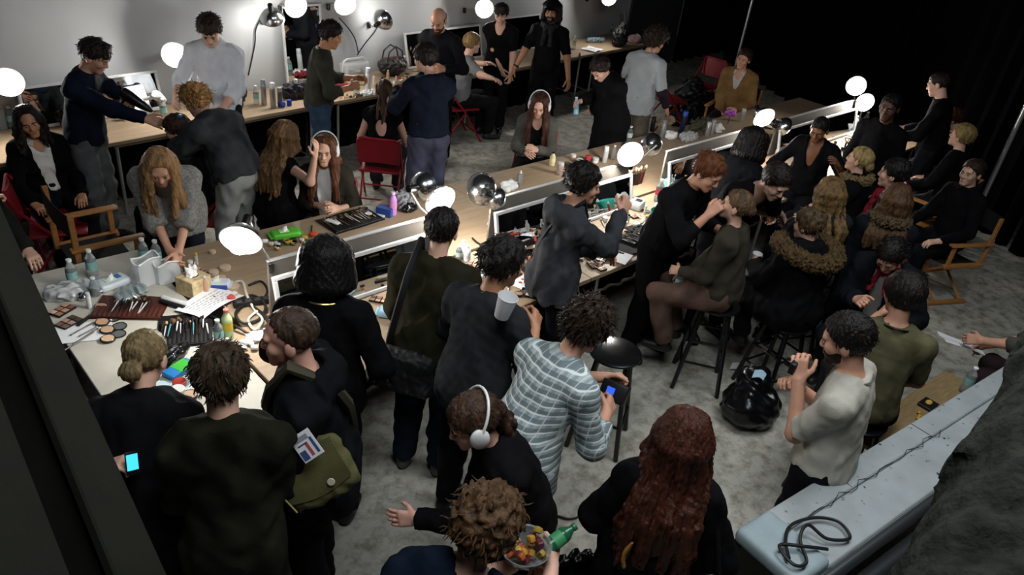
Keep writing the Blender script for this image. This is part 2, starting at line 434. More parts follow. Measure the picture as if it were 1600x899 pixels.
    if not bare:
        G = Sdf(); inf = bt['inf']; R1 = np.stack([r, nz(np.cross(t1, r)), t1])
        G.ell(P, V3(.158*W*S+inf, .118*W*S+inf, .125*S+inf), R1, .04); G.ell(P+t1*.10*S, V3(.142*W*S+inf, .105*W*S+inf, .10*S+inf), R1, .04)
        for sdn in (1, -1): leg(G, sdn, inf, bt['len']*.97, .03, bt.get('flare', .006), 'b')
        wz = P+t1*.115*S
        G.cut(lambda X, Y, Z: X*t1[0]+Y*t1[1]+Z*t1[2]-wz @ t1)
        wn = wrinkle(bt.get('wr', .006), .13, HSH(label) % 999+1)
        V, Qd = G.mesh(.0135*res**.5*HI, noise=lambda p: wn(p)-bt.get('wr', .006)*1.1)
        mesh_np(bt.get('name', 'trousers'), V, Qd, CL(bt['c']), root)
    if shoes and not bt.get('noshoe'):
        for sdn in (1, -1):
            hip, kn, an = legs[sdn]; G = Sdf(); z0 = an[2]-.085; o = sdn*.03
            if sit and foot_z and not feet: pass
            G.ell((an[0], an[1]-.02, z0+.045), V3(.038, .05, .045)*S, None, .02); G.cone((an[0]+o*.4, an[1]+.03, z0+.035), (an[0]+o, an[1]+.145*S, z0+.028), .041*S, .036*S, .03)
            G.cone(an+V3(0, 0, .03), (an[0], an[1], z0+.05), .044, .044, .02)
            zz = z0+.003; G.cut(lambda X, Y, Z: zz-Z)
            V, Qd = G.mesh(.012*HI); mesh_np('shoe', V, Qd, M('shoe_'+shoes, shoes, .5), root)
    # ---- upper garments
    def garment(g, nm):
        inf = g.get('inf', .013); G = Sdf(); torso(G, inf, .05, True); lo_ = inf+.012; G.ell(P, V3(.158*W*S+lo_, .118*W*S+lo_, .125*S+lo_), np.stack([r, nz(np.cross(t1, r)), t1]), .04); G.ell(P+t1*.11*S, V3(.142*W*S+lo_, .105*W*S+lo_, .10*S+lo_), np.stack([r, nz(np.cross(t1, r)), t1]), .04)
        hem = g.get('hem', .06)*S
        if hem > .1:      # a coat skirt or dress below the hips
            fl = g.get('flare', .03)
            if sit:
                for sdn in (1, -1): hip, kn, an = legs[sdn]; G.cone(hip+V3(0, 0, .02), hip+(kn-hip)*min(1, hem/.42), .098*S+inf, .08*S+inf+fl*.5, .08, cap='b')
            else:
                G.ell(P-t1*hem*.35, V3(.17*W*S+inf+fl*.5, .128*W*S+inf+fl*.5, .30*S), None, .08)
                G.cone(P-V3(.035*S, 0, hem*.2), P-V3(.05, 0, hem+.05), .125*S*W+inf, .12*S*W+inf+fl, .06); G.cone(P-V3(-.035*S, 0, hem*.2), P-V3(-.05, 0, hem+.05), .125*S*W+inf, .12*S*W+inf+fl, .06)
        if not (sit and hem > .1):
            hz = P[2]-hem; nrm = t1 if hem < .1 else up; h0 = P-nrm*hem
            G.cut(lambda X, Y, Z: -(X*nrm[0]+Y*nrm[1]+Z*nrm[2])+h0 @ nrm)
        sl = g.get('sl', 2.0)
        for sdn in (1, -1):
            s2 = g.get('slL', sl) if sdn < 0 else sl
            if s2 > 0: arm(G, sdn, inf*.9+g.get('loose', .0), min(1, s2), max(0, min(1, s2-1))*.97, .03, 'b')
        nk = g.get('neck', 'crew')
        if nk in ('crew', 'collar', 'turtle', 'hood', 'fur'):
            z = {'crew': .012, 'collar': .03, 'turtle': .05, 'hood': .03, 'fur': .02}[nk]
            G.cone(N-t2*.05*S, N+nd*z*S, .07*S+inf, .062*S+inf, .02, cap='b')
            if nk == 'crew': G.cone(N+nd*.03*S, N+nd*.15*S, .056*S, .05*S, .01, 'c')
        if nk in ('hood',):
            G.ell(N-tf*.085*S-t2*.03*S, V3(.135, .065, .085)*S, np.stack([r, tf, t2]), .025)
            for q in (1, -1): G.cone(N-tf*.07*S+r*q*.09*S, N+tf*.075*S+r*q*.035*S-t2*.05*S, .036*S, .026*S, .03)
            G.ell(N-tf*.05*S+nd*.045*S, V3(.075, .05, .04)*S, np.stack([r, tf, t2]), .02, 'c')
        if nk in ('v', 'scoop', 'deepv', 'jacket'):
            dp = {'v': .15, 'scoop': .09, 'deepv': .24, 'jacket': .42}[nk]*S; w0, w1 = {'v': (.075, .012), 'scoop': (.085, .06), 'deepv': (.09, .03), 'jacket': (.085, .05)}[nk]
            G.cone(N+tf*.07*S+t2*.04*S, N-t2*dp+tf*.16*S, w0*S, w1*S, .008, 'c'); G.cone(N+t2*.02*S, N+nd*.14*S, .068*S, .075*S, .01, 'c')
        if nk == 'back':       # low open back
            G.ell(N-t2*.16*S-tf*.12*S, V3(.07, .06, .11)*S, None, .01, 'c'); G.cone(N-t2*.03*S, N+nd*.14*S, .075*S, .08*S, .01, 'c')
        am_ = g.get('wr', .006)*.75
        nf2 = wrinkle(.0024, .055, HSH(nm+label) % 911+1, 5, .6)
        nf = wrinkle(am_, g.get('wl', .12), HSH(label+nm) % 997+3, 6, .35)
        V, Qd = G.mesh(.0125*res**.5*HI, noise=lambda p: nf(p)+nf2(p)-am_*1.1-.002)
        return mesh_np(nm, V, Qd, g['mat'] if 'mat' in g else CL(g['c'], knit=g.get('knit', False)), root)
    if inner: garment(dict(dict(inf=.008, wr=.002, hem=-.05), **inner), inner.get('name', 'shirt'))
    if top: garment(top, top.get('name', 'sweater'))
    # ---- hair
    if hair:
        kind = hair['k']; th = hair.get('th', .018)*(.62 if kind == 'messy' else .85 if kind == 'curly' else 1); G = Sdf(); cx = hair.get('line', .0128)
        G.ell(hd(0, -.016, .036), V3(.078+th, .097+th, .086+th)*hs, HR, .01)
        n1 = hrr*0+hf*.761-hu*.649 if kind not in ('long', 'bob') else nz(hf*.93-hu*.37)
        if kind in ('long', 'bob'): cx = hair.get('line', .028)
        if kind == 'bald': G = Sdf(); G.ell(hd(0, -.02, .02), V3(.08, .098, .082)*hs, HR, .01)
        G.cut(lambda X, Y, Z: (X-C[0])*n1[0]+(Y-C[1])*n1[1]+(Z-C[2])*n1[2]-cx*hs)
        lowz = {'bald': -.075, 'bob': -.12, 'long': -.12}.get(kind, -.085)
        if kind not in ('long', 'bob'): G.cut(lambda X, Y, Z: -((X-C[0])*hu[0]+(Y-C[1])*hu[1]+(Z-C[2])*hu[2])+lowz*hs)
        if kind == 'bald':
            G.cut(lambda X, Y, Z: ((X-C[0])*hu[0]+(Y-C[1])*hu[1]+(Z-C[2])*hu[2])-.045*hs)
        rg = np.random.default_rng(HSH(label) % 1000)
        if kind == 'bob':
            for az in range(-125, 126, 14):
                b = math.radians(az); G.cone(hd(math.sin(b)*.075, -math.cos(b)*.085-.01, .05), hd(math.sin(b)*(.085+th), -math.cos(b)*(.095+th)-.005, -.06-hair.get('len', .04)), .03, .026, .05)
            G.cone(hd(-.05, .072+th*.5, .062), hd(.05, .072+th*.5, .062), .025, .025, .03)
        if kind in ('bun', 'pony'):
            bp = hair.get('bun', (0, -.115, .05)); G.ell(hd(*bp), V3(.042, .036, .04)*hs*hair.get('bs', 1), HR, .012)
        if kind == 'pony':
            p0 = hd(*hair.get('bun', (0, -.12, .02)))
            for j in range(7):
                q = rg.normal(size=3)*.012; p = p0+q; rr = .017
                for st in range(4):
                    p2 = p+V3(0, -.045 if st == 0 else -.008, -.055)+rg.normal(size=3)*.007; G.cone(p, p2, rr, rr*.88, .01); p = p2; rr *= .88
        if kind == 'long':
            ln = hair.get('len', .35); fronts = hair.get('front', 0); n = hair.get('n', 26); am = hair.get('az', 128)
            for j in range(n):
                azd = -am+2*am*j/(n-1); b = math.radians(azd+rg.uniform(-4, 4)); ca, sa = math.cos(b), math.sin(b)
                p1 = hd(sa*(.078+th), -ca*(.095+th)-.016, -.0); p0 = hd(sa*.05, -ca*.06-.012, .080+th*.4)
                G.cone(p0, p1, .022, .024, .02)
                front = abs(azd) > 75 and fronts
                dirh = V3(0, 1, 0) if front else None
                p = p1; rr = .022; tot = ln*rg.uniform(.85, 1.08); st = 5
                for q in range(st):
                    wv = hair.get('wave', .006); p2 = p+V3(rg.normal()*.008+sa*hair.get('wide', .004)+wv*math.sin(q*2.1+j), rg.normal()*.008, -tot/st)
                    if p2[2] < N[2]+.05:
                        dz = min(1, (N[2]+.05-p2[2])/.12); ax_ = P+(N-P)*np.clip((p2[2]-P[2])/(N[2]-P[2]), 0, 1)
                        e = p2-ax_; yy = (.118*W+.034+(top or {}).get('inf', .013))*S*dz; xx = .22*S
                        if front: p2[1] = max(p2[1], ax_[1]+yy*.95); p2[0] = ax_[0]+np.clip(e[0], -.15, .15)
                        else:
                            kx = math.sqrt(max(0, 1-min(1, (e[0]/xx)**2))); p2[1] = min(p2[1], ax_[1]-yy*max(.35, kx))
                    r2 = rr*(.93 if q < st-1 else .55)
                    G.cone(p, p2, rr, r2, .011); p = p2; rr = r2
        bangs = hair.get('bangs')
        if bangs:
            for x in np.linspace(-.055, .055, 8): G.cone(hd(x*.6, .05, .10+th*.6), hd(x+.008*math.sin(x*300), .088+th*.4-abs(x)*.35, bangs), .02, .009, .012)
        if kind == 'messy':
            n_a = wrinkle(.0042*hair.get('am', 1), .055, HSH(label) % 991, 6)
            def nf(Pt):
                E = Pt-C; az = np.arctan2(E @ hrr, -(E @ hf)); q_ = n_a(Pt); return q_+.0030*np.sin(az*26+2.2*np.sin(az*5)+q_*420)
        elif kind == 'curly':
            am, wl = ((.0105, .038) if kind == 'curly' else (.0055, .04)); n_a = wrinkle(am*hair.get('am', 1), wl, HSH(label) % 991, 6); n_b = wrinkle(.0028, .017, HSH(label) % 887, 4); nf = lambda p: n_a(p)+n_b(p)
        else:
            g0 = wrinkle(.0022, .03, 5, 3); ga = hair.get('gr', .0028)
            def nf(Pt):
                E = Pt-C; az = np.arctan2(E @ hrr, -(E @ hf)); return ga*np.sin(az*38+2.2*np.sin(az*7)+.7*g0(Pt)/.0022)+g0(Pt)
        V, Qd = G.mesh(.0072*res**.6*HI, noise=nf)
        hair_o = mesh_np('hair', V, Qd, HM(hair['c']), root)
        if kind not in ('bald', 'bob') and th > .007:
            ns = int(hair.get('ns', (300 if res < .9 else 150)*{'short': .5, 'curly': 2.2, 'long': 1.4}.get(kind, 1))); m = MB(); I = rg.integers(0, len(V), ns)
            for i in I:
                p = V[i]; n = nz(p-C) if p[2] > C[2]-.12 else nz((p-C)*V3(1, 1, 0)); ang_ = rg.uniform(0, 6.28); cr = {'curly': .75, 'messy': .5}.get(kind, .25)
                if kind == 'long' and (p-C) @ hu > .06: continue
                dn = nz(nz(np.cross(np.cross(n, V3(0, 0, -1)), n))*(1 if kind in ('long', 'bob', 'pony') else .55)-hf*.25*(kind not in ('long', 'bob'))+n*(.10 if kind in ('curly', 'messy') else .06)+rg.normal(size=3)*.35*cr); tn = nz(np.cross(dn, n)); ln_ = rg.uniform(.03, .05)*{'long': 1.5, 'short': .45, 'messy': .7, 'bun': .4, 'pony': .4}.get(kind, 1); pts = []
                for q in range(4): pts.append(p-n*.004+dn*ln_*q/3+(tn*math.sin(ang_+q*1.9)+n*math.cos(ang_+q*1.9))*.007*cr*q/3)
                if min(x_[1] if False else (x_-C) @ hf*.761-(x_-C) @ hu*.649 for x_ in pts) > .06: continue
                m.tube(pts, [.0032, .0032, .0024, .0006], 4)
            tag(m.build('hair_strands', HM(hair['c']), hair_o, 1.2), kind='stuff')
    # ---- face marks
    if face:
        e = MB(); br = MB(); li = MB()
        Rm = Matrix(HR.T.tolist())
        hc = hair['c'] if hair else '2a211c'
        for q in (1, -1):
            eye = MB().ellip(hd(q*.031, .0845, .003), (.0115*hs, .006*hs, .0052*hs), Rm, 8).build('eye', M('eye_white', 'a39c94', .3), root)
            MB().ellip(hd(q*.031, .0885, .002), (.0056*hs, .0035*hs, .0052*hs), Rm, 8).build('iris', M('eye_dark', '1c140f', .15), eye)
            MB().tube([hd(q*.014, .0925, .021), hd(q*.03, .0935, .026), hd(q*.047, .083, .021)], [.0028, .0034, .0018], 6).build('eyebrow', HM(hair['c'] if hair else '2a211c'), root)
        MB().tube([hd(-.022, .0865, -.063), hd(-.008, .0925, -.061), hd(0, .0925, -.063), hd(.008, .0925, -.061), hd(.022, .0865, -.063)], [.002, .0052, .005, .0052, .002], 6).build('lips', M('lips_'+skin, {'brown': '6b3a35', 'dark': '4a2825'}.get(skin, 'a85a52' if fem else 'b07868'), .4), root)
    if beard:
        G = Sdf(); G.ell(hd(0, .03, -.052), V3(.0605, .0635, .066)*hs, HR, .02); G.cone(hd(-.012, .072, -.098), hd(.012, .072, -.098), .02*hs, .02*hs, .02); G.cone(hd(-.02, .083, -.047), hd(.02, .083, -.047), .0095*hs, .0095*hs, .015)
        G.cut(lambda X, Y, Z: ((X-C[0])*hu[0]+(Y-C[1])*hu[1]+(Z-C[2])*hu[2])+.032*hs)
        G.cut(lambda X, Y, Z: .01*hs-((X-C[0])*hf[0]+(Y-C[1])*hf[1]+(Z-C[2])*hf[2]))
        G.cone(hd(-.02, .092, -.0635), hd(.02, .092, -.0635), .0085*hs, .0085*hs, .003, 'c')
        V, Qd = G.mesh(.006*HI, noise=wrinkle(.0012, .015, 3)); mesh_np('beard', V, Qd, HM(beard), root)
    ctx = dict(root=root, tow=tow, tol=tol, B=B, N=N, P=P, t1=t1, t2=t2, tf=tf, r=r, f=f, hd=hd, HR=HR, hs=hs, S=S, SH=SH, arms=arms, hands=hands, C=C, nd=nd, legs=legs, sw=sw, W=W, psi=psi, loc=loc, inf=(top or {}).get('inf', .013))
    PEOPLE[key] = ctx
    if extra: extra(ctx)
    return ctx
# ---- worn things
def headphones(c, col='e8e8e6'):
    hd, hs = c['hd'], c['hs']; m = M('headphone_'+col, col, .35)
    o = MB().tube([hd(math.sin(a)*.112, -.012-max(0, math.cos(a))*.085, .03+math.cos(a)*.098) for a in np.linspace(-1.55, 1.55, 15)], .006, 8).build('headphone_band', m, c['root'])
    for q in (1, -1): MB().ellip(hd(q*.104, .005, .0), (.020, .040, .050), Matrix(c['HR'].T.tolist()), 16).build('ear_cup', m, c['root'])
def headband(c, col='e6e6e4'):
    hd = c['hd']; MB().tube([hd(math.sin(a)*.104, .035-.02*abs(math.sin(a)), .03+math.cos(a)*.10) for a in np.linspace(-1.9, 1.9, 17)], [.02]*17, 8).build('headband', M('hb_'+col, col, .8), c['root'])
def necklace(c, col='c9a24a', drop=.12, r=.0035):
    N, tf, t2, S = c['N'], c['tf'], c['t2'], c['S']
    pts = []
    for a in np.linspace(0, 2*pi, 29)[:-1]:
        y = math.cos(a); pts.append(N+c['r']*math.sin(a)*.085*S+tf*(y*(.10 if y > 0 else .085))*S-t2*(.0+max(0, y)*drop-.012*(y < 0)*-y)+t2*.012)
    MB().tube(pts, r, 6, True).build('necklace', M('jewel_'+col, col, .3, .8 if col != '0c0c0c' else 0), c['root'])
def crossstrap(c, col, sgn=1, w=.02, hipdrop=.1, same=1):
    """bag strap from one shoulder across back and chest to the other hip"""
    N, tf, t2, r, P, S = c['N'], c['tf'], c['t2'], c['r'], c['P'], c['S']; i = c['inf']+.020
    s = N+r*sgn*.10*S+t2*.012; hp = P-r*sgn*same*(.175*S*c['W']+i)-c['t1']*hipdrop
    pts = []
    for q, sg in ((np.linspace(0, 1, 9), 1), (np.linspace(1, 0, 9)[1:-1], -1)):
        for t in q:
            p = s+(hp-s)*t; y = (.118*S*c['W']+i)*math.sin(min(1, t*3.2+.15)*pi/2)*math.sqrt(max(0, 1-t**6)); p = p+tf*y*sg; p = p+t2*(.055*S+i)*max(0, 1-t*5); pts.append(p)
    m = MB(); n = len(pts)
    for k in range(n):
        a, b = Vector(pts[k]), Vector(pts[(k+1) % n]); 
    m.tube(pts, w*.5, 6, True); return m.build('strap', M('strap_'+col, col, .8), c['root']), hp
def scarf(c, col, r=.035, tails=.25):
    N, tf, t2, S = c['N'], c['tf'], c['t2'], c['S']; rr = c['r']; G = Sdf()
    pts = [N+rr*math.sin(a)*.085*S+tf*math.cos(a)*.085*S+c['nd']*(.03-.03*math.cos(a))*S for a in np.linspace(0, 2*pi, 13)]
    for a, b in zip(pts, pts[1:]): G.cone(a, b, r, r, .02)
    for q in (1, -1):
        p = N+tf*.10*S+rr*q*.035; e = N-t2*tails+tf*(.135+c['inf'])*S+rr*q*.05; G.cone(p, e, r*.9, r*.75, .02)
    V, Q = G.mesh(.009, noise=wrinkle(.006, .04, 8)); mesh_np('scarf', V, Q, CL(col), c['root'])
def collar(c, col, dz=.03):
    N, tf, S = c['N'], c['tf'], c['S']
    for q in (1, -1):
        pts = [N+c['r']*q*.066*S*math.sin(a)+tf*.07*S*-math.cos(a)+c['nd']*(.045-.025*(1-math.cos(a))*.5)*S for a in np.linspace(.0, 2.7, 9)]
        MB().sheet(lambda u, v, pts=pts: Vector(pts[int(round(u*8))])+Vector(c['r']*q*.02+tf*(.028 if u > .6 else -.01))*v*S-Vector(c['t2'])*v*.038*S, 8, 2, .004).build('collar', CL(col), c['root'])
def belt(c, col='2a2320'):
    P, t1, S = c['P'], c['t1'], c['S']; pts = [P+t1*.10*S+c['r']*math.sin(a)*(.148*S*c['W']+.022)+c['tf']*math.cos(a)*(.112*S*c['W']+.022) for a in np.linspace(0, 2*pi, 33)[:-1]]
    m = MB(); n = len(pts); t = Vector(t1)
    rings = [m.ring([Vector(p)+t*dz+Vector(p-P-t1*.1*S).normalized()*dr for dz, dr in ((-.018, 0), (.018, 0), (.018, .006), (-.018, .006))]) for p in pts]
    m.loft(rings+[rings[0]], False, False); m.build('belt', M('leather_'+col, col, .45), c['root'])
def watch(c, sdn, col='1a1a1a'):
    sh, el, wr = c['arms'][sdn]; d = nz(wr-el); p = wr-d*.03; 
    MB().lathe([(.036, -.012), (.038, -.010), (.038, .010), (.036, .012)], p, d, 16, False, False).build('wristband', M('band_'+col, col, .4, .3), c['root'])
def cap(c, col='0e0e10'):
    G = Sdf(); hd = c['hd']; hs = c['hs']; G.ell(hd(0, -.014, .055), V3(.100, .118, .095)*hs, c['HR'], .01)
    C, hu = c['C'], c['HR'][2]
    G.cut(lambda X, Y, Z: -((X-C[0])*hu[0]+(Y-C[1])*hu[1]+(Z-C[2])*hu[2])+.052*hs)
    G.ell(hd(0, .12, .06), V3(.07, .055, .010)*hs, c['HR'], .015)
    V, Q = G.mesh(.007); mesh_np('cap', V, Q, CL(col), c['root'])
def furcollar(c, col, r=.035, hood=0):
    N, tf, S, t2 = c['N'], c['tf'], c['S'], c['t2']; G = Sdf(); i = c['inf']
    pts = [N+c['r']*math.sin(a)*(.10+i+hood*.07)*S+tf*(math.cos(a)*(.095+i)-hood*(.07 if math.cos(a) < 0 else -.0))*S+t2*(.0-hood*.03*(math.cos(a) < 0)-.05*(math.cos(a) > .3)) for a in np.linspace(-2.9+.0, 2.9, 17)]
    pts = [N+c['r']*math.sin(a)*(.09+i+hood*.07)*S-tf*(math.cos(a)*(.085+i+hood*.09))*S+t2*(.02-hood*.05*max(0, math.cos(a))) for a in np.linspace(-2.6, 2.6, 17)]
    for a, b in zip(pts, pts[1:]): G.cone(a, b, r, r, .02)
    n1, n2 = wrinkle(.012, .03, 4, 6), wrinkle(.006, .015, 9, 5)
    V, Q = G.mesh(.007, noise=lambda p: n1(p)+n2(p)); mesh_np('fur_collar', V, Q, M('fur_'+col, col, .9, bump=1, bscale=300, var=.6, vscale=60), c['root'])
def trim(c):
    N, S, P, r, tf, t2 = c['N'], c['S'], c['P'], c['r'], c['tf'], c['t2']; i = c['inf']
    pts = [P-r*(.10)*S-tf*(.135+i)*S+V3(0, 0, z)*S+V3(.01*math.sin(z*30), 0, 0) for z in np.linspace(.24, -.15, 12)]
    MB().tube(pts, [.006+.005*abs(math.sin(k*1.9)) for k in range(12)], 6).build('orange_trim', M('orange_trim', 'b5822c', .8), c['root'])
    m = MB(); rg = random.Random(3)
    for k in range(26):
        x = -.17+.34*k/25; y = -math.sqrt(max(.001, 1-(x/.2)**2))*.15; p = P+V3(x*S, y*S-i*.5, -.12); m.tube([p, p+V3(rg.uniform(-.01, .01), -.01, -.05-rg.random()*.04)], [.006, .003], 5)
    m.build('fringe', M('fringe', '4a3a1c', .9), c['root'])
# ------------------------------------------------------------------ the people
BL = '0d0d0f'
def shirt_collar(col): return lambda c: collar(c, col)
person('p1', 'woman in a black jacket with pale collar seated left of the hair dryer', 45, 190, -168, H=1.66, sit=.46, lean=3, side=5, head=(-8, 8, -12), fem=True, skin='tan',
       inner=dict(c='d8d6d0', neck='v', sl=0), top=dict(c=BL, neck='jacket', inf=.02, name='jacket'), hair=dict(k='long', c='18110e', len=.20, th=.010, front=1, n=24, line=.014), extra=lambda c: collar(c, 'd6d4ce'))
person('p1b', 'person in a dark green coat gripping a red chair back', -78, 262, -150, H=1.75, sit=.6, lean=6, top=dict(c='1d211c', inf=.025, neck='turtle', name='coat', hem=.3), R=('z', 60, 296, .84), curl=(1.2, .4),
       hair=dict(k='messy', c='1a1512'), face=False, foot_z=0)
person('p2', 'man in a navy jacket and grey jeans standing with a black hair dryer', 148, 88, -118, H=1.8, lean=8, head=(6, 30, 0), R=('x', 248, 194, .12), L=('x', 203, 158, -.10), curl=(.5, 1.1), elbow={-1: (-.9, -.2, -.5)},
       top=dict(c='141b2a', neck='collar', name='jacket', inf=.014), bottom=dict(c='5c5d5e'), hair=dict(k='messy', c='1c1512', th=.026, bangs=.05), skin='light')
person('p3', 'young man in a white shirt looking down behind the blond hairdresser', 328, 48, 165, H=1.88, lean=4, head=(8, 36, 0), R=('y', 275, 150, .28), L=('y', 345, 172, .34),
       top=dict(c='e4e8f0', neck='collar', sl=1.45, name='shirt', wr=.009), bottom=dict(c='1d1f26'), hair=dict(k='messy', c='2e2119', th=.036, bangs=.06), skin='fair', extra=shirt_collar('e4e8f0'))
person('p4', 'woman with curly blond hair in a dark grey sweater bending over a client', 306, 158, 40, H=1.68, lean=34, head=(22, 30, 0), fem=True, R=('l', .12, .1, -.50), L=('x', 268, 205, -.12), build=1.08,
       top=dict(c='3b3d3f', hem=.02, sl=1.35, name='sweater', loose=.015, inf=.022, wr=.01), bottom=dict(c='9fa19c', inf=.012), hair=dict(k='curly', c='9a7448', th=.034, am=.8), skin='fair', face=False, shoes='2a2522')
person('p5', 'seated client with a blue hair clip having her dark hair dried', 277, 203, 70, H=1.66, sit=.46, lean=4, head=(0, 20, 0), fem=True, top=dict(c='1a1a1c', name='top'), hair=dict(k='pony', c='3a2a20', th=.02, bun=(0, -.11, .0)), face=False,
       extra=lambda c: MB().box(c['hd'](-.03, -.09, .11), (.05, .03, .02), None, .006, 2).build('hair_clip', M('clip', '2f6db5', .3), c['root']))
person('p6', 'blond woman in a grey knit cardigan leaning over the littered end table', 250, 262, 172, H=1.7, lean=38, head=(4, 30, 0), fem=True, R=('y', 268, 400, .50), L=('y', 279, 398, .50), skin='light', shoes='3a3a3c',
       inner=dict(c='a5a096', neck='crew', sl=0), top=dict(c='85847f', knit=True, neck='deepv', inf=.022, hem=.16, sl=1.3, name='cardigan', loose=.01), bottom=dict(c='1e2028'), hair=dict(k='long', c='8f6c48', len=.36, front=1, th=.012, n=30))
person('p7', 'woman in a black sleeveless dress with long streaked hair making up a seated girl', 446, 212, -42, H=1.66, sit=.5, seat_fwd=.25, lean=6, head=(-10, 22, 0), fem=True, R=('z', 492, 243, 1.22), L=('l', -.06, .06, -.5), elbow={1: (.7, -.3, -1)},
       top=dict(c='101012', sl=0, neck='scoop', hem=.2, name='dress', flare=.02), bottom=dict(none=1), hair=dict(k='long', c='6e5236', len=.42, th=.014, n=30, az=150), skin='fair', face=False,
       extra=lambda c: MB().tube([c['N']+c['r']*x*c['S']-c['tf']*(.128)*c['S']-c['t2']*.075 for x in np.linspace(-.11, .11, 7)], .012, 8).build('bra_strap', M('pink', 'd0587a', .6), c['root']))
person('p8', 'seated girl with white headphones, white shirt and dark jacket having her face made up', 507, 235, 170, H=1.66, sit=.46, lean=5, head=(4, 6, 0), fem=True, R=('y', 500, 322, .22), L=('y', 528, 326, .26), skin='fair',
       inner=dict(c='ececec', sl=0), top=dict(c='302d26', neck='jacket', inf=.022, name='jacket', sl=1.5), bottom=dict(c='3d4a5c'), hair=dict(k='long', c='5a3826', len=.42, front=1, th=.010, line=.02, n=24), extra=headphones)
person('p9', 'man in an olive grey sweater and blue jeans standing in profile at the wall table', 517, 55, -82, H=1.76, lean=5, head=(-4, 20, 0), R=('x', 548, 136, .10), L=('x', 556, 122, -.12), curl=(.8, .8),
       top=dict(c='3a3a32', name='sweater', sl=1.5), bottom=dict(c='34485e'), hair=dict(k='messy', c='1a1412', th=.03), skin='tan', extra=lambda c: collar(c, 'c9c8c4'))
person('p11', 'girl with pulled back hair in an open back top on a red chair', 600, 143, -8, H=1.66, sit=.46, lean=2, head=(8, 6, 0), fem=True, R=('l', .06, .28, -.38), L=('l', -.06, .28, -.38),
       top=dict(c='101014', sl=0, neck='back', name='top'), bottom=dict(c='2b2c30'), hair=dict(k='pony', c='4a372a', th=.008, bun=(0, -.105, -.03)), skin='fair', face=False)
person('p12', 'man in a navy hooded sweatshirt and jeans styling the hair of a seated girl', 664, 92, 18, H=1.8, lean=10, head=(35, 14, 0), L=('z', 622, 142, 1.28), R=('z', 640, 140, 1.3), curl=(.8, .8),
       top=dict(c='171d2a', neck='hood', inf=.02, hem=-.01, name='hooded_sweatshirt', wr=.01), bottom=dict(c='4a4c5e', inf=.018), hair=dict(k='messy', c='1a1513', th=.03), skin='fair', extra=belt)
person('p13', 'balding bearded man in a dark shirt looking down at the wall table', 685, 32, 158, H=1.83, lean=5, head=(6, 28, 0), R=('y', 672, 112, .25), L=('y', 694, 108, .22), curl=(.9, .9),
       top=dict(c='1c1c20', neck='collar', name='shirt'), bottom=dict(c='17171a'), hair=dict(k='bald', c='4a352a', th=.0), skin='light', beard='4a3326', extra=shirt_collar('1c1c20'))
person('p14', 'blond man in a grey t-shirt sitting on a red chair and gesturing with raised hands', 738, 68, -62, H=1.76, sit=.46, lean=10, head=(6, 2, 0), R=('z', 779, 128, 1.0), L=('z', 782, 102, 1.12), curl=(.25, .25),
       top=dict(c='77787a', sl=.85, name='t_shirt'), bottom=dict(c='161619'), hair=dict(k='short', c='8a7048', th=.016), skin='fair')
person('p15', 'dark haired person in a black t-shirt standing against the wall table with clasped hands', 783, 22, 172, H=1.68, lean=4, head=(0, 20, 0), R=('y', 788, 124, .18), L=('y', 797, 131, .20), curl=(.7, .7),
       top=dict(c='111113', sl=.8, neck='scoop', name='t_shirt'), bottom=dict(c='121214'), hair=dict(k='messy', c='1d1512', th=.02, bangs=.04), skin='fair')
person('p16', 'man with a black cap, patterned scarf and black t-shirt by the wall table', 862, 18, 168, H=1.8, lean=3, head=(4, 6, 0), R=('l', .20, .10, -.50), L=('l', -.17, .12, -.50), skin='tan', beard='1d1714',
       top=dict(c='101012', sl=.85, name='t_shirt'), bottom=dict(c='131316'), hair=dict(k='bob', c='120f0e', th=.014, len=.02), extra=lambda c: (scarf(c, '2b2b2c', .034, .2), cap(c), watch(c, 1)))
person('p17', 'seated girl with white headphones and a grey cardigan looking down at her hands', 843, 165, 176, H=1.68, sit=.46, lean=6, head=(0, 24, 0), R=('y', 822, 238, .30), L=('y', 838, 234, .30), fem=True, skin='fair',
       inner=dict(c='101012', sl=0, neck='scoop'), top=dict(c='55544f', neck='jacket', name='cardigan', inf=.018), hair=dict(k='long', c='3c2219', len=.40, front=1, th=.008, line=.02, n=24), extra=lambda c: (headphones(c), necklace(c, 'c9c2b0', .2)))
person('p18', 'person in a long black coat bending the head and holding a pale blue bottle', 938, 108, 128, H=1.7, lean=18, head=(10, 48, 0), R=('z', 908, 158, 1.06), L=('z', 925, 175, .95), curl=(1.0, .6),
       top=dict(c='101013', neck='collar', inf=.035, hem=.42, name='coat'), bottom=dict(c='0f0f11'), hair=dict(k='messy', c='1e1410', th=.03), skin='fair')
person('p19', 'man with curly dark hair in a grey t-shirt and khaki trousers seen from behind', 1025, 64, -28, H=1.8, lean=6, head=(-28, 18, 0), R=('l', .14, .12, -.46), L=('l', -.05, .3, -.32),
       inner=dict(c='2a2430', name='undershirt', sl=1.9), top=dict(c='b0b5b9', sl=.9, name='t_shirt', hem=.12, inf=.018), bottom=dict(c='6f675c', inf=.02), hair=dict(k='curly', c='2a2019', th=.055), skin='light',
       extra=lambda c: MB().box(c['P']+c['r']*.07-c['tf']*.15+c['t1']*.0, (.05, .03, .12), None, .008, 2).build('pocket_comb', M('teal', '2fa58c', .5), c['root']))
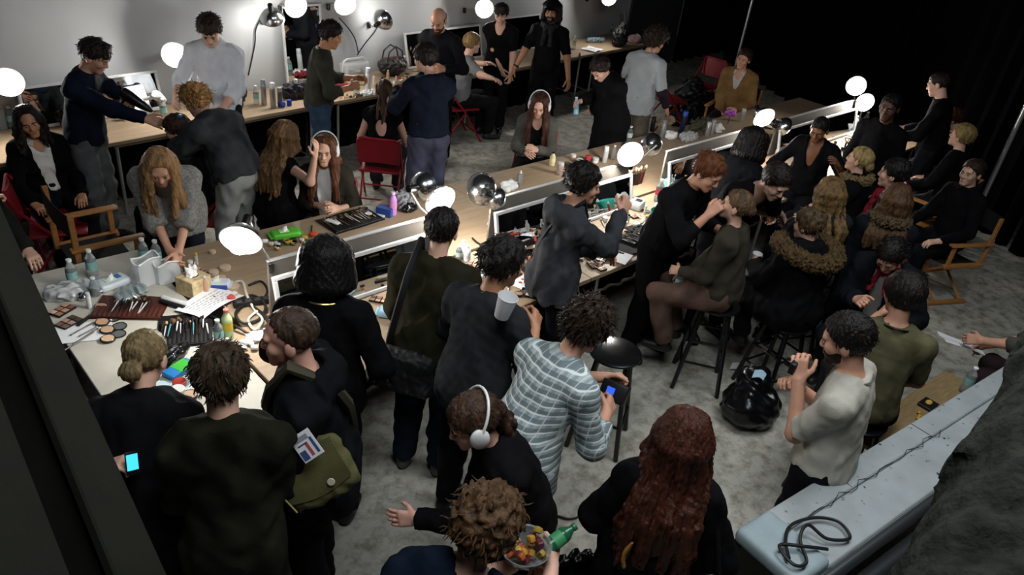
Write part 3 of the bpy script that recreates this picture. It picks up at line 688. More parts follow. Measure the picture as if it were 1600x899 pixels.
person('p20', 'man in a tan cardigan and open white collar seated behind the far table', 1162, 92, 165, H=1.78, sit=.55, lean=4, head=(0, 6, 6), R=('y', 1126, 176, .22), L=('y', 1150, 172, .28), skin='light',
       inner=dict(c='c9c6c0', neck='v', sl=0, name='shirt'), top=dict(c='84653f', neck='deepv', name='cardigan', inf=.02, loose=.01), bottom=dict(c='2a2622'), hair=dict(k='short', c='2a1c15', th=.015), extra=shirt_collar('d6d3cd'))
person('p22', 'dark skinned make-up artist in a black v-neck working on a blond girl', 1280, 203, 172, H=1.62, lean=10, head=(-4, 24, 0), R=('l', .25, .22, -.36), L=('y', 1308, 258, .38), skin='brown', build=1.1, fem=True,
       top=dict(c='0f0f12', neck='deepv', sl=1.3, name='top'), hair=dict(k='short', c='14100e', th=.004))
person('p23', 'blond girl with her hair tied up, seated in a dark coat with furry collar', 1342, 250, 78, H=1.66, sit=.66, lean=4, head=(0, -6, 0), fem=True, skin='fair', foot_z=.25,
       top=dict(c='121316', neck='collar', inf=.03, hem=.3, name='coat'), hair=dict(k='bun', c='9a8458', th=.012, bun=(0, -.115, -.02)), extra=lambda c: furcollar(c, '8a7450', .03))
person('p24', 'dark skinned man in black standing against the black curtain behind the lamps', 1390, 168, 160, H=1.8, lean=2, head=(6, 8, 0), skin='dark', top=dict(c='0d0d0f', name='sweater'), hair=dict(k='short', c='0c0a09', th=.006))
person('p25', 'man with shaved hair and black shirt looking down in profile by the curtain', 1466, 132, 82, H=1.84, lean=8, head=(0, 24, 0), R=('l', .05, .3, -.35), L=('l', -.05, .3, -.35), skin='fair', top=dict(c='0d0d10', neck='collar', name='shirt'), hair=dict(k='short', c='1c1512', th=.005))
person('p26', 'red haired woman in black bending towards her work beside the shaved man', 1486, 186, 98, H=1.68, sit=.62, lean=20, head=(0, 26, 0), fem=True, skin='fair', R=('x', 1462, 213, .06), L=('x', 1452, 218, -.08), curl=(.9, .9), top=dict(c='0e0e10', sl=1.3, name='top'), hair=dict(k='messy', c='4a2415', th=.024), foot_z=.2)
person('p27', 'blond person in black seated in profile below the red haired woman', 1502, 213, 74, H=1.68, sit=.6, lean=4, head=(0, -2, 0), skin='fair', top=dict(c='0d0d0f', name='top'), hair=dict(k='short', c='8a744a', th=.022))
person('p28', 'young man in a black shirt sitting in a director chair at the right', 1518, 270, 140, H=1.76, sit=.5, lean=2, head=(10, 6, 0), skin='fair', top=dict(c='101013', neck='collar', name='shirt'), hair=dict(k='messy', c='2e2118', th=.016, am=.5), extra=shirt_collar('121215'))
person('p29', 'dark haired person in a black coat standing with back turned at the mirrors', 1176, 224, -35, H=1.66, lean=12, head=(20, 24, 0), top=dict(c='121316', inf=.03, name='coat', neck='collar', hem=.25), R=('l', .05, .3, -.3), L=('l', -.05, .3, -.3), hair=dict(k='bob', c='15100e', th=.022, len=.05), face=False)
person('p30', 'copper haired man in a black shirt making up a girl on a bar stool', 1106, 270, -122, H=1.8, lean=15, head=(6, 26, 0), R=('x', 1108, 335, .06), L=('l', -.05, .28, -.24), curl=(1.1, .8), skin='light',
       top=dict(c='141416', neck='crew', name='shirt', sl=1.55, inf=.016), bottom=dict(c='0e0e10'), hair=dict(k='messy', c='5a321c', th=.030))
person('p31', 'girl in an olive grey sweater on a bar stool holding a bottle', 1150, 322, 80, H=1.7, sit=.72, seat_fwd=.28, foot_z=.22, lean=4, head=(4, -8, 0), fem=True, skin='fair', R=('x', 1058, 440, .10), L=('x', 1062, 424, -.06), curl=(.9, .5),
       top=dict(c='38342c', name='sweater', sl=1.85, inf=.018, wr=.009), bottom=dict(c='5a463e', inf=.02), hair=dict(k='bun', c='5a4632', th=.010, bun=(0, -.11, .01)))
person('p32', 'dark haired man in black bending over the hand of a seated girl', 1212, 285, -140, H=1.84, lean=38, head=(8, 30, 0), skin='fair', R=('z', 1212, 345, 1.02), L=('z', 1222, 338, 1.04), curl=(.9, .9), top=dict(c='0e0e10', neck='scoop', sl=1.3, name='t_shirt'), hair=dict(k='short', c='1a1310', th=.020))
person('p33', 'girl with long dark blond hair seated with back turned having her nails done', 1296, 300, 28, H=1.68, sit=.66, seat_fwd=.3, foot_z=.22, lean=4, head=(14, 8, 0), fem=True, skin='fair', L=('z', 1240, 346, 1.0), R=('l', .0, .25, -.4), top=dict(c='25272c', inf=.025, name='jacket'), hair=dict(k='long', c='6a5232', len=.34, th=.014, n=24), face=False,
       extra=lambda c: watch(c, -1, 'c9c6c0'))
person('p34', 'woman in a black parka with brown fur hood holding a white paper cup', 1262, 352, 40, H=1.68, sit=.62, seat_fwd=.3, foot_z=.2, lean=6, head=(24, 10, 0), fem=True, skin='fair', L=('x', 1180, 412, -.12), R=('l', -.05, .25, -.42), curl=(.6, .9), top=dict(c='0f0f11', inf=.04, name='parka', hem=.3, neck='collar', wr=.01), hair=dict(k='messy', c='4a3a28', th=.03), face=False,
       extra=lambda c: furcollar(c, '5a4526', .055, 1))
person('p35', 'woman with long brown hair and a fur trimmed dark coat seen from behind', 1400, 312, 6, H=1.6, lean=4, head=(10, 8, 0), fem=True, top=dict(c='13151b', inf=.035, name='coat', hem=.4), hair=dict(k='long', c='4a3420', len=.34, th=.018, n=26), face=False, extra=lambda c: furcollar(c, '5a4a30', .035))
person('p36', 'dark haired man in profile with a red scarf behind the long haired woman', 1396, 272, 84, H=1.74, sit=.74, lean=4, head=(0, 4, 0), skin='fair', top=dict(c='0f0f12', name='jacket', inf=.02), hair=dict(k='messy', c='120e0d', th=.024), foot_z=.2, extra=lambda c: scarf(c, '7a1f2c', .045, .22))
person('p37', 'man in a dark jacket with red and grey collar lining looking down', 1392, 400, 168, H=1.74, sit=.6, L=('l', .0, .16, -.34), seat_fwd=.24, foot_z=.2, lean=10, head=(0, 44, 0), skin='light', R=('y', 1338, 468, .30), curl=(1.2, .6), inner=dict(c='8a8a86', sl=0, name='shirt'), top=dict(c='16181d', neck='jacket', inf=.035, name='jacket'), hair=dict(k='messy', c='120f0d', th=.022), extra=lambda c: (collar(c, 'a9a9a5'), scarf(c, '7a1c28', .02, .12)))
person('p38', 'man in an olive t-shirt with a black cord necklace resting chin on his fist', 1410, 462, 14, H=1.76, sit=.78, seat_fwd=.3, foot_z=.3, lean=6, head=(22, 12, 0), skin='light', L=('z', 1372, 494, 1.27), curl=(.4, 1.0), R=('l', .06, .28, -.42), top=dict(c='55523c', sl=.85, name='t_shirt', neck='scoop'), bottom=dict(c='2a2a2a'), hair=dict(k='short', c='15100e', th=.024), face=False, extra=lambda c: necklace(c, '0c0c0c', .06, .006))
person('p39', 'bearded man in a light grey t-shirt standing and photographing with a small camera', 1322, 532, 84, H=1.8, lean=3, build=.95, head=(6, 20, 0), R=('x', 1249, 606, .05), L=('x', 1247, 594, -.035), curl=(.8, .8), res=.8, elbow={1: (.4, -.3, -1), -1: (-.4, -.3, -1)},
       top=dict(c='bab6aa', sl=.9, hem=.02, name='t_shirt', inf=.011, wr=.006), bottom=dict(c='121318'), hair=dict(k='short', c='14100e', th=.016, line=.006), skin='light', beard='221813', extra=lambda c: necklace(c, 'b8b4ac', .05, .004))
person('p40', 'person in a striped shirt and plaid trousers writing notes at the right picture edge', 1668, 470, 92, H=1.74, sit=.5, lean=14, head=(0, 24, 0), skin='light', R=('x', 1520, 545, .10), L=('x', 1518, 532, -.08), curl=(.9, .5), top=dict(c='4a4844', name='shirt', sl=1.3), bottom=dict(c='2a1f22'), hair=dict(k='short', c='1a1512'))
person('p41', 'woman with long wavy red hair and a black top with orange trim seen from behind', 1068, 682, 4, H=1.68, lean=3, head=(4, 6, 0), fem=True, res=.8, R=('l', .08, .2, -.36), L=('l', -.1, .22, -.38), top=dict(c='0c0c0e', inf=.024, hem=.14, name='cardigan', wr=.01), bottom=dict(c='0d0d10'), hair=dict(k='long', c='3e1f14', len=.50, th=.016, n=40, gr=.004, wave=.016, wide=.010), face=False,
       extra=lambda c: trim(c))
person('p42', 'man with bushy dark hair in a light plaid shirt bending over a camera', 918, 512, -38, H=1.78, lean=24, head=(-4, 26, 0), res=.8, R=('z', 948, 645, 1.12), L=('z', 942, 590, 1.14), curl=(.9, .9), top=dict(c='x', mat=plaid(), hem=.16, name='plaid_shirt', inf=.018, sl=1.6, wr=.004, wl=.16), bottom=dict(c='101116'), hair=dict(k='curly', c='2c2017', th=.034, am=.7), skin='light', face=False)
person('p43', 'man with black hair in a charcoal sweater raising his arm past a white cup', 786, 412, -32, H=1.8, lean=6, head=(-24, 12, 0), res=.85, R=('z', 836, 512, 1.26), L=('l', -.05, .3, -.34), curl=(.8, .6), elbow={1: (.5, -.4, -1)}, top=dict(c='2c2e31', sl=1.2, name='sweater', hem=.1), bottom=dict(c='121318'), hair=dict(k='messy', c='161210', th=.034), skin='tan')
person('p44', 'man in a charcoal hooded sweatshirt raising his hand at the crowded make-up table', 912, 288, -58, H=1.76, lean=5, head=(-22, 10, 0), res=.85, build=.86, R=('z', 972, 334, 1.43), L=('l', .12, .3, -.3), curl=(.9, .6), elbow={1: (.35, .2, -1)}, top=dict(c='3a3c40', neck='hood', inf=.016, hem=.12, name='hooded_sweatshirt', wr=.011), bottom=dict(c='101115'), hair=dict(k='messy', c='15110f', th=.036), skin='light',
       extra=lambda c: crossstrap(c, '101012', 1))
person('p45', 'man with cropped hair in a dark olive sweater and blue jeans standing at the mirrors', 690, 360, -14, H=1.75, lean=4, head=(0, 14, 0), res=.85, R=('l', -.08, .24, -.34), L=('l', .08, .24, -.34), build=1.0, top=dict(c='27261a', hem=.12, name='sweater', inf=.02, wr=.008), bottom=dict(c='1f2b38', inf=.02), hair=dict(k='short', c='14100f', th=.010), skin='fair', face=False, shoes='55534e',
       extra=lambda c: crossstrap(c, '0e0e10', -1, .04, .1, -1))
person('p46', 'person with a glossy black bowl haircut in black with a thin gold chain', 510, 412, -12, H=1.74, lean=4, head=(4, 16, 0), res=.85, R=('l', .08, .16, -.34), L=('l', -.05, .26, -.34), top=dict(c='0c0c0e', hem=.12, name='sweater', inf=.016), bottom=dict(c='0c0d10'), hair=dict(k='bob', c='0e0c0c', th=.026, len=.025, gr=.0006), skin='tan', face=False, extra=lambda c: necklace(c, 'd8c070', .02, .005))
person('p47', 'balding man in a black jacket smiling in profile with a badge and khaki bag', 452, 528, 78, H=1.78, lean=3, head=(6, 6, 0), res=.8, build=1.02, R=('l', -.09, .22, -.38), L=('l', -.02, .26, -.34), top=dict(c='121316', neck='hood', inf=.026, hem=.16, name='jacket', wr=.011), bottom=dict(c='0e0f12'), hair=dict(k='short', c='3a2c22', th=.006, line=-.018), skin='pink',
       extra=lambda c: crossstrap(c, '3a3826', -1, .05, .12))
person('p48', 'person with a short fair ponytail in a dark coat bending over the end table', 228, 560, -18, H=1.68, lean=14, head=(-10, 26, 0), res=.85, R=('z', 250, 632, 1.02), L=('y', 166, 728, -.08), fem=True, curl=(.6, .9), top=dict(c='131316', inf=.03, hem=.3, name='coat', neck='collar'), bottom=dict(c='0f0f12'), hair=dict(k='bun', c='7a6848', th=.006, bun=(0, -.13, -.03), bs=1.1), skin='fair', face=False)
person('p49', 'person with tousled brown hair in a bulky dark olive parka seen from behind', 345, 592, -4, H=1.8, lean=5, head=(0, 20, 0), res=.85, build=.80, R=('l', -.09, .27, -.30), L=('l', .09, .27, -.30), top=dict(c='1e1d15', inf=.022, hem=.36, name='parka', neck='collar', wr=.013, wl=.13), bottom=dict(c='0f0f11'), hair=dict(k='messy', c='33281c', th=.030), face=False)
person('p50', 'brown haired girl with white headphones striding past in black', 738, 660, 108, H=1.66, lean=22, head=(6, 22, 0), fem=True, res=.8, R=('l', .02, .1, -.5), L=('z', 652, 812, 1.0), curl=(.5, .2), stride=.14, top=dict(c='100f11', inf=.02, name='top'), bottom=dict(c='0d0d0f'), hair=dict(k='pony', c='3a281e', th=.020, bun=(0, -.12, .0)), skin='pink', extra=headphones)
person('p51', 'curly haired man in a navy t-shirt eating from a fruit bowl at the bottom edge', 762, 822, -12, H=1.74, lean=16, side=13, head=(-20, 14, 0), res=.75, R=('z', 862, 882, 1.18), L=('z', 800, 885, 1.12), curl=(.9, .9), inner=dict(c='b8b4ac', neck='crew', sl=0, name='undershirt', inf=.012), top=dict(c='121a28', sl=.9, neck='scoop', name='t_shirt', inf=.022), bottom=dict(c='14161c'), hair=dict(k='curly', c='4a3420', th=.036, am=.75, ns=110), skin='fair', face=False)
# ------------------------------------------------------------------ the room
TZ = .76
SL = .097; AB = math.atan(SL)            # the wall row stands a little askew
def wy(x): return 7.52+SL*x              # back wall line
wood = M('table_wood', 'a08a70', .5, var=.12, vscale=5, stretch=(.6, 6, 6), bump=.05)
def floor_mat():
    m = M('concrete', 'b2afa4', .6, var=.22, vscale=1.6, bump=.15, bscale=30); nt = m.node_tree
    b = nt.nodes['Principled BSDF']; tc = nt.nodes['Texture Coordinate']
    n = nt.nodes.new('ShaderNodeTexNoise'); n.inputs['Scale'].default_value = 9; n.inputs['Detail'].default_value = 8; n.inputs['Roughness'].default_value = .7
    nt.links.new(tc.outputs['Object'], n.inputs['Vector']); r = nt.nodes.new('ShaderNodeValToRGB')
    r.color_ramp.elements[0].position = .36; r.color_ramp.elements[0].color = (.30, .27, .22, 1); r.color_ramp.elements[1].position = .56; r.color_ramp.elements[1].color = (1, 1, 1, 1)
    nt.links.new(n.outputs['Fac'], r.inputs[0]); mx = nt.nodes.new('ShaderNodeMix'); mx.data_type = 'RGBA'; mx.blend_type = 'MULTIPLY'; mx.inputs[0].default_value = .75
    src = b.inputs['Base Color'].links[0].from_socket; nt.links.new(src, mx.inputs[6]); nt.links.new(r.outputs[0], mx.inputs[7]); nt.links.new(mx.outputs[2], b.inputs['Base Color'])
    return m
def struct(name, mb, mat, **k): return tag(mb.build(name, mat, None, **k), kind='structure')
struct('floor', MB().box((6, 3.2, -.05), (26, 14, .1)), floor_mat())
Rw = Matrix.Rotation(AB, 3, 'Z')
wallm = M('wall_paint', 'c2c6c8', .7, var=.08, vscale=.8, bump=.05)
L0, L1 = -6.0, 11.05
c0 = Vector(((L0+L1)/2, wy((L0+L1)/2)+.1, 2.4))
struct('wall_back', MB().box(c0, ((L1-L0)/math.cos(AB), .2, 4.8), Rw), wallm)
struct('trim_1', MB().box((11.08, wy(11.08)-.03, 2.4), (.07, .07, 4.8), Rw), M('alu', 'c2c4c4', .35, .8))
struct('wall_back_dark', MB().box((12.0, wy(12.0)-.0, 2.4), (1.75, .12, 4.8), Rw), M('panel_grey', '3c3e40', .8, var=.1))
blk = M('black_cloth', '060607', .95, var=.3, vscale=3, bump=.2, spec=.03)
struct('wall_right', MB().box((18.9, 3.2, 2.4), (.2, 14, 4.8)), blk)
struct('wall_front', MB().box((6, -3.7, 2.4), (26, .2, 4.8)), blk)
struct('wall_left', MB().box((-6.9, 3.2, 2.4), (.2, 14, 4.8)), M('wall_dark', '2b2c2c', .9))
struct('ceiling', MB().box((6, 3.2, 4.85), (26, 14, .1)), M('ceiling_dark', '26272a', .9))
def drape(name, p, q, h, folds, amp, label, mat):
    p, q = Vector(p), Vector(q); d = q-p; n = Vector((-d.y, d.x, 0)).normalized(); rg = random.Random(len(label))
    ph = [rg.uniform(0, 6) for _ in range(4)]
    def fn(u, v):
        a = amp*(math.sin(u*folds*6.28+ph[0]+.8*math.sin(u*9+ph[1]))+.4*math.sin(u*folds*14.1+ph[2]))
        return p+d*u+n*a*(.7+.5*(1-v))+Vector((0, 0, h*v+.01))
    o = MB().sheet(fn, int(folds*10), 6, .012).build(name, mat); tag(o, label, 'curtain'); return o
drape('curtain', (12.9, 8.72, 0), (17.5, 9.1, 0), 4.7, 14, .07, 'black stage curtain hanging in folds beyond the grey panel', blk)
drape('curtain', (9.9, 1.55, 0), (14.4, 8.4, 0), 4.7, 26, .07, 'long black stage curtain behind the two glowing lamps and the shaved man', blk)
drape('curtain', (7.2, -2.9, 0), (9.85, 1.5, 0), 4.7, 18, .06, 'black stage curtain at the right edge behind the striped shirt and note paper', blk)
# poles
for (u, v, z, r, lab) in ((1151, 96, .75, .022, 'thin aluminium pole standing behind the man in the tan cardigan'), (1537, 308, .75, .026, 'aluminium pole standing behind the young man in the director chair')):
    b = at(u, v, z); t = empty('support_pole', (b[0], b[1], 0)); tag(t, lab, 'pole')
    MB().tube([(0, 0, .012), (0, 0, 4.78)], r, 12).build('pole', M('alu', 'c2c4c4', .35, .8), t)
    MB().lathe([(.12, 0), (.12, .01), (.03, .016), (.03, .05), (r, .055)], n=20).build('base_plate', M('alu', 'c2c4c4', .35, .8), t)
# ------------------------------------------------------------------ tables
alu = M('alu', 'c2c4c4', .35, .8); steel = M('dark_steel', '1c1c1e', .45, .6); white_al = M('white_alu', 'd5d7d8', .4, .2)
def table(name, x0, x1, y0, y1, label, mat, rz=0, org=(0, 0)):
    t = empty(name, (org[0], org[1], 0), rz); tag(t, label, 'table')
    MB().box(((x0+x1)/2, (y0+y1)/2, TZ-.0175), (x1-x0-.006, y1-y0, .035), None, .004).build('tabletop', mat, t)
    for sx in (x0+.18, x1-.18):
        for sy in (y0+.08, y1-.08):
            MB().tube([(sx, sy, .0), (sx, sy, TZ-.036)], .016, 10).build('leg', alu, t)
        MB().tube([(sx, y0+.08, .14), (sx, y1-.08, .14)], .011, 8).build('stretcher', alu, t)
    for sy in (y0+.06, y1-.06): MB().box(((x0+x1)/2, sy, TZ-.055), (x1-x0-.3, .02, .04)).build('apron', M('apron', '6f6150', .7), t)
    return t
nx = [1.47, 3.91, 6.35, 8.79, 10.3]
near_l = ['wood-topped make-up table beside the end table, with the bowl-cut person at it', 'wood-topped make-up table where the charcoal hoodie man stands', 'wood-topped make-up table behind the bending dark haired artist', 'short wood-topped make-up table under the two glowing lamps at the curtain']
far_l = ['wood table holding the green wipes behind the first mirror', 'bare wood table in front of the seated girl with headphones and grey cardigan', 'wood table littered with cans, facing the curly haired man in grey', 'wood table in front of the man in the tan cardigan']
for i in range(4):
    table('folding_table', nx[i], nx[i+1], 2.92, 3.69, near_l[i], wood)
    table('folding_table', nx[i]+.12, nx[i+1]+.12, 3.725, 4.78, far_l[i], wood)
wl = ['wood wall table at the far left behind the seated woman', 'wood wall table with the row of spray cans', 'wood wall table with the clear vinyl case and black handbag', 'wood wall table at its right end with blue bag and papers']
def wp(x, y=0, z=0):      # wall-row coordinates: x along the row, y towards the wall from the table front
    return np.array([x*math.cos(AB)-y*math.sin(AB), 6.72+x*math.sin(AB)+y*math.cos(AB), z])
wl.append('short wood wall table under the black pointed bag')
for i in range(5): table('folding_table', -.6+2.44*i, min(10.9, -.6+2.44*(i+1)), 0, .74, wl[i], wood, AB, (0, 6.72))
table('folding_table', .73, 1.455, 2.93, 4.92, 'pale topped end table covered with compacts, brush rolls and bottles', M('pale_top', 'c4c0b3', .5, var=.15, vscale=4))
# black cloth added along the tables to darken the space beneath them
def skirt(p, q, label, h=.70):
    p, q = Vector((*p, 0)), Vector((*q, 0)); d = q-p; n = Vector((-d.y, d.x, 0)).normalized(); k = d.length*5
    o = MB().sheet(lambda u, v: p+d*u+n*(.012*math.sin(u*k*6.28)+.008*math.sin(u*k*2.3+1))*(1.2-v*.8)+Vector((0, 0, .012+(h-.012)*v)), int(k*8), 3, .006).build('darkening_cloth', blk); tag(o, label, 'cloth')
for i in range(5):
    a_, b_ = wp(-.6+2.44*i+.03, .42), wp(min(10.9, -.6+2.44*(i+1))-.03, .42); skirt(a_[:2], b_[:2], 'darkening cloth under the '+wl[i])
skirt((1.6, 3.55), (6.3, 3.55), 'darkening cloth under the near tables up to the copper haired man'); skirt((6.4, 3.55), (10.2, 3.55), 'darkening cloth under the near tables towards the two glowing lamps')
# ------------------------------------------------------------------ mirrors
glass = M('mirror_glass', 'c9cfd0', .02, 1.0)
def mirror(x0, x1, yb, yt, z0, z1, label, rz=0, org=(0, 0), board=True, fw=.028):
    t = empty('make_up_mirror', (org[0], org[1], 0), rz); tag(t, label, 'mirror')
    dv = Vector((0, yt-yb, z1-z0)); ln = dv.length; y = dv.normalized(); x = Vector((1, 0, 0)); n = x.cross(y)
    R = Matrix((x, y, n)).transposed(); c = Vector(((x0+x1)/2, (yb+yt)/2, (z0+z1)/2))
    MB().box(c-n*-.001, (x1-x0-fw, ln-fw, .012), R).build('mirror_pane', glass, t)
    m = MB(); w = x1-x0
    for s in (1, -1):
        m.box(c+y*s*(ln-fw)/2+n*.004, (w, fw, .026), R, .004); m.box(c+x*s*(w-fw)/2+n*.004, (fw, ln-fw*2, .026), R, .004)
    m.build('frame', white_al, t)
    if board:
        MB().box(((x0+x1)/2, yt+.045, (z0+1.15)/2), (w, .018, 1.15-z0), None, .002).build('backboard', M('taupe_board', '6d675f', .7, var=.08), t)
        MB().box(((x0+x1)/2, yt+.045, 1.153), (w, .026, .008)).build('top_edging', white_al, t)
    return t
mirror(1.78, 3.02, 3.585, 3.655, TZ+.003, 1.065, 'white framed mirror with the bowl-cut person before it')
mirror(3.56, 5.18, 3.585, 3.655, TZ+.003, 1.065, 'white framed mirror behind the charcoal hoodie man')
mirror(5.72, 7.22, 3.585, 3.655, TZ+.003, 1.065, 'white framed mirror behind the copper haired man')
mirror(7.72, 9.62, 3.585, 3.655, TZ+.003, 1.065, 'white framed mirror running to the two glowing lamps')
org = (0, 6.72)
mirror(1.5, 2.75, .62, .70, TZ+.003, 1.13, 'long low mirror leaning on the wall behind the man with the hair dryer', AB, org, False)
mirror(4.22, 4.75, .70, .77, TZ+.003, 1.62, 'tall white framed mirror against the wall behind the man in olive grey', AB, org, False)
mirror(5.95, 7.35, .60, .70, TZ+.003, 1.20, 'low mirror leaning on the wall beside the balding bearded man', AB, org, False)
mirror(7.75, 9.05, .60, .70, TZ+.003, 1.25, 'low mirror leaning on the wall behind the man with the cap', AB, org, False)
# ------------------------------------------------------------------ lamps
bulb_t = M('bulb_glow_turned', 'fffaf3', .4, emit=LAMP*.3); bulb_w = M('bulb_glow_wall', 'fffaf3', .4, emit=LAMP*.72); bulb_m = M('bulb_glow', 'fffaf3', .4, emit=LAMP); chrome = M('spun_aluminium', 'e6e8ea', .2, 1.0); blackp = M('black_plastic', '101011', .4)
def lamp(pos, aim, label, lit=True, stand=None, bowl=.115, group=None, br=.062):
    t = empty('clamp_lamp', tuple(pos)); tag(t, label, 'lamp', group); a = Vector(aim).normalized()
    k = bowl/.115
    prof = [(.024*k, -.062*k), (.060*k, -.050*k), (.092*k, -.022*k), (.110*k, .012*k), (.1175*k, .032*k), (.121*k, .034*k), (.1155*k, .034*k), (.107*k, .014*k), (.089*k, -.018*k), (.058*k, -.044*k), (.022*k, -.055*k)]
    rf = MB().lathe(prof, (0, 0, 0), a, 28, False, False).build('reflector', chrome, t)
    so = MB().lathe([(.019, -.15), (.026, -.145), (.026, -.06), (.020, -.05), (.018, -.045)], (0, 0, 0), a, 16).build('socket', blackp, rf)
    MB().lathe([(.0145, -.052), (.016, -.02), (br*.7, .004), (br*.95, .028), (br, .05), (br*.93, .078), (br*.7, .1), (br*.35, .111), (.004, .114)], (0, 0, 0), a, 20).build('bulb', (bulb_t if br < .06 else bulb_w if br > .065 else bulb_m) if lit else M('bulb_off', 'd9d9d4', .3), so)
    e = -a*.14; m = MB()
    if stand is not None:
        s = Vector(stand)-Vector(pos); mid = e+(s-e)*.5+Vector((0, 0, -.02))
        m.tube([e, mid, s+Vector((0, 0, .03)), s], .008, 8); ar = m.build('arm', alu, t)
        MB().box(s+Vector((0, 0, -.01)), (.03, .05, .07), None, .006).build('clamp', blackp, ar)
    return t
def near_lamp(u, v, Y, aim, label, sx=None, lit=True, bowl=.115, zb=1.12):
    p = atY(u, v, Y)-np.array(nz(V3(*aim)))*.05; return lamp(p, aim, label, lit, (sx if sx is not None else p[0]+.03, 3.70, zb), bowl)
near_lamp(375, 380, 3.62, (-.55, -.62, -.35), 'glowing clamp lamp above the end table, left of the first mirror', 1.80)
near_lamp(690, 316, 3.64, (-.1, -.85, -.25), 'glowing clamp lamp above the cropped hair of the man in olive', 3.0)
near_lamp(986, 243, 3.60, (-.45, -.8, -.1), 'glowing clamp lamp above the raised hand of the hoodie man', 5.2)
near_lamp(1195, 186, 3.60, (-.35, -.75, -.3), 'glowing clamp lamp above the dark haired person in a black coat', 7.2)
near_lamp(1338, 135, 3.66, (-.75, -.5, -.05), 'upper of the two glowing lamps by the black curtain', 9.6)
near_lamp(1352, 161, 3.58, (-.6, -.7, -.1), 'lower of the two glowing lamps by the black curtain', 9.6)
near_lamp(752, 296, 3.70, (.25, .80, -.5), 'chrome clamp lamp with its back to the camera above the white papers', 3.58)
near_lamp(777, 312, 3.62, (.85, .1, -.55), 'smaller chrome clamp lamp turned right beside the bigger chrome lamp', 3.6, False, .08)
near_lamp(664, 292, 3.74, (.8, .25, -.2), 'clamp lamp seen edge-on just left of the glow over the olive man', 3.0, False, .10)
near_lamp(1017, 226, 3.74, (.5, .75, -.4), 'chrome clamp lamp turned away right of the glowing lamp above the raised hand', 5.2, True, .10)
near_lamp(1226, 199, 3.66, (.72, -.25, -.35), 'shiny clamp lamp seen edge-on right of the glow above the black coat', 7.7, False, .10)
def wall_lamp(u, v, x, aim, label, lit=True, bowl=.12, off=.50, br=.07):
    Y = wy(x)-off; p = atY(u, v, Y)-nz(V3(*aim))*.05; w = V3(p[0]+.05, wy(p[0])-.03, p[2]-.12); return lamp(p, aim, label, lit, w, bowl, None, br)
wall_lamp(12, 130, 1.4, (-.25, -.85, -.1), 'glowing lamp on the wall at the left picture edge')
wall_lamp(273, 87, 2.85, (-.5, -.8, -.1), 'glowing lamp on the wall beside the man in the white shirt')
wall_lamp(463, 10, 4.15, (-.1, -.9, -.1), 'glowing lamp on the wall at the top of the tall mirror')
wall_lamp(540, 9, 4.8, (-.2, -.8, -.3), 'glowing lamp high on the wall above the man in olive grey')
wall_lamp(757, 14, 6.8, (-.5, -.8, -.1), 'glowing lamp on the wall right of the balding bearded man')
wall_lamp(952, -3, 9.3, (-.5, -.8, -.1), 'glowing lamp on the wall above the black bag, cut by the top edge')
wall_lamp(426, 30, 3.9, (.35, .45, -.9), 'chrome clamp lamp turned down at the wall left of the tall mirror', True, .12, .34, .055)
wall_lamp(600, 30, 5.2, (.75, .35, .2), 'chrome clamp lamp turned to the wall between olive man and bearded man', True, .12, .34, .055)
# cords on the wall
def cord(pts, r, label, col='141414', cat='cord', name='power_cable'):
    P_ = [Vector(p) for p in pts]; out = []
    for i in range(len(P_)-1):
        p0, p1, p2, p3 = P_[max(i-1, 0)], P_[i], P_[i+1], P_[min(i+2, len(P_)-1)]
        for k in range(8):
            t = k/8; out.append(.5*((2*p1)+(p2-p0)*t+(2*p0-5*p1+4*p2-p3)*t*t+(3*p1-p0-3*p2+p3)*t**3))
    out.append(P_[-1]); o = MB().tube(out, r, 8).build(name, M('cord_'+col, col, .5)); tag(o, label, cat); return o
def wcord(px, x, label):
    cord([atY(u, v, wy(x)-.02) for u, v in px], .007, label)
wcord([(530, 28), (545, 45), (555, 62), (560, 84)], 4.9, 'dark cord hanging on the wall from the high lamp')
wcord([(592, 38), (585, 50), (572, 66), (558, 86)], 5.1, 'dark cord sloping on the wall from the turned chrome lamp')
wcord([(412, 22), (400, 45), (398, 70), (388, 118)], 3.7, 'dark cord falling down the wall left of the tall mirror')
cord([at(960, 740, .012), at(942, 770, .012), at(910, 803, .012), at(890, 811, .012), at(858, 806, .012), at(820, 830, .012)], .007, 'black cable snaking over the concrete floor between plaid man and red hair')
# ------------------------------------------------------------------ seats
red = M('red_paint', '8a1220', .35, var=.08); redv = M('red_vinyl', '7c101e', .5, var=.1)
def folding_chair():
    t = empty('folding_chair', (0, 0, 0)); w = .21
    MB().box((0, 0, .445), (.41, .40, .028), None, .012, 3).build('seat', redv, t)
    MB().sheet(lambda u, v: (-.2+.4*u, -.235-.05*v+.03*math.cos((u-.5)*3)-.03, .56+.25*v), 10, 4, .02).build('backrest', redv, t)
    for s in (1, -1):
        MB().tube([(s*w, .25, .012), (s*w, -.02, .44), (s*w, -.23, .68), (s*w*.97, -.275, .80), (s*w*.8, -.29, .825)], .0125, 8).build('front_leg', red, t)
        MB().tube([(s*(w-.025), -.27, .012), (s*(w-.025), .02, .42)], .0115, 8).build('rear_leg', red, t)
    MB().tube([(-w*.8, -.29, .825), (w*.8, -.29, .825)], .0125, 8).build('top_rail', red, t)
    MB().tube([(-w, .165, .145), (w, .165, .145)], .009, 8).build('stretcher', red, t); MB().tube([(-.185, -.19, .14), (.185, -.19, .14)], .009, 8).build('stretcher', red, t)
    return t
proto_chair = folding_chair(); used = {}
